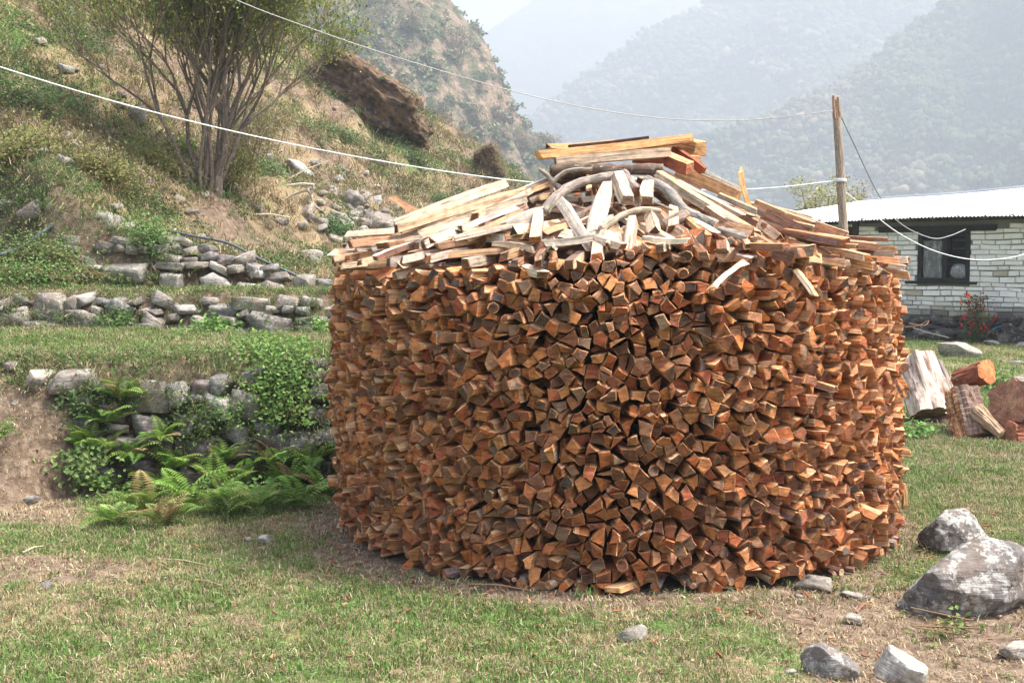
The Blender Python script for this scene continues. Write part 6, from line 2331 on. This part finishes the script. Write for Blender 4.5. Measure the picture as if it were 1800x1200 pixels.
blob_tree("tree", Vector((p.x, 55, 0)), (at(1500, 325, 55)).z, 3.0, 903, [(0.28, 0.25, 0.10), (0.22, 0.22, 0.09)], "lower hazy tree beyond the roof just behind the pole", 1500, .14)

# scrub of the spur and forest of the mountains: masses
def canopy_mesh(seed, r, cols, n=90):
    a = Acc()
    for _ in range(n):
        v = Vector((R.gauss(0, 1), R.gauss(0, 1), abs(R.gauss(.4, .8)))).normalized()
        q = v * r * R.uniform(.75, 1.05)
        leaf_quad(a, q, Vector((R.gauss(0, 1), R.gauss(0, 1), R.gauss(0, .6))), v, r * R.uniform(.35, .6), r * .2, jit(pick(*cols), .3))
    return a.mesh("canopy", M_LEAF)


scr = variants("spur_scrub", [canopy_mesh(k, 1.0, SP + SPG, 70) for k in range(5)])
n_ = 14000
ii = rs.randint(0, SV.shape[0] - 60, n_)
jj = rs.randint(0, SV.shape[1], n_)
PT = SV[ii, jj]
fn = fbm(PT * np.array([.05, .05, .05]), 4, 61)
sel = (rs.uniform(0, 1, n_) < sstep(-.45, .25, fn)) & (PT[:, 2] > -5) & (PT[:, 0] > -110) & (PT[:, 0] < 100)
PT = PT[sel]
scatter("spur_scrub", PT, scr, 5, rs.uniform(.5, 2.2, len(PT)), .2, 60)

M_FOREST = mat_tint("forest_crown", 0.9, 0.05, transl=0.0, var=0.2)


def crown_mesh(seed, cols):
    V, F = ico(2)
    V = V * (1 + .75 * fbm(V * 2.6 + seed, 4, seed, .7)[:, None])
    V[:, 2] *= .95
    c_ = np.array([jit(cols[R.randrange(len(cols))], .2) for _ in range(len(V))])
    return np_mesh("crown", V, F, M_FOREST, False, c_)


FOR = [(0.035, 0.06, 0.03), (0.05, 0.08, 0.035), (0.065, 0.095, 0.045), (0.085, 0.11, 0.05), (0.10, 0.115, 0.06), (0.14, 0.13, 0.08), (0.19, 0.155, 0.11)]
frs = variants("forest_crown", [crown_mesh(k, [FOR[k]]) for k in range(7)])


def forest(name, crest, Y0, depth, n, s0, s1, seed):
    o = bpy.data.objects[name]
    nv = len(o.data.vertices)
    co = np.empty(nv * 3, np.float32)
    o.data.vertices.foreach_get("co", co)
    co = co.reshape(-1, 3)
    sel = (co[:, 1] < Y0 + 10) & (co[:, 2] > -10) & (np.abs(co[:, 0] / co[:, 1]) < .55) & (co[:, 2] < co[:, 1] * .30)
    co = co[sel]
    k = rs.randint(0, len(co), n)
    P = co[k] + rs.normal(0, 3.0 * Y0 / 900, (n, 3)) * np.array([1, 1, 0])
    fn = fbm(P * .012, 3, seed)
    P = P[rs.uniform(0, 1, n) < .55 + .8 * fn]
    kk = np.clip((fbm(P * .009, 4, seed + 5) * 1.6 + .5) * 5 + rs.normal(0, 1.1, len(P)), 0, 6.99).astype(int)
    scatter_v(name + "_forest", P, frs, kk, s0 + (s1 - s0) * rs.uniform(0, 1, len(P)) ** 2.2, .3, seed)


forest("near_wooded_mountain", None, 900, 560, 80000, .9, 3.9, 71)
forest("wooded_mountain", None, 1400, 1100, 70000, 1.4, 5.5, 73)

# ============================================================ haze: one closed box of air
hm = bpy.data.materials.new("valley_haze")
hm.use_nodes = True
hm.node_tree.nodes.clear()
pv = hm.node_tree.nodes.new("ShaderNodeVolumePrincipled")
pv.inputs["Color"].default_value = (0.75, 0.865, 1.0, 1)
pv.inputs["Density"].default_value = HAZE_DENSITY
pv.inputs["Anisotropy"].default_value = 0.1
ho = hm.node_tree.nodes.new("ShaderNodeOutputMaterial")
hm.node_tree.links.new(pv.outputs[0], ho.inputs["Volume"])
zl, zh = -60.0, 550.0
bx = Acc()
bx.box((400, 2000, (zl + zh) / 2), (6000, 4600, zh - zl))
hz_o = bx.build("haze", hm)
me = hz_o.data
bm_v = {}
import bmesh
bm = bmesh.new()
bm.from_mesh(me)
bmesh.ops.remove_doubles(bm, verts=bm.verts, dist=.01)
bmesh.ops.recalc_face_normals(bm, faces=bm.faces)
bm.to_mesh(me)
bm.free()
tag(hz_o, kind="stuff")
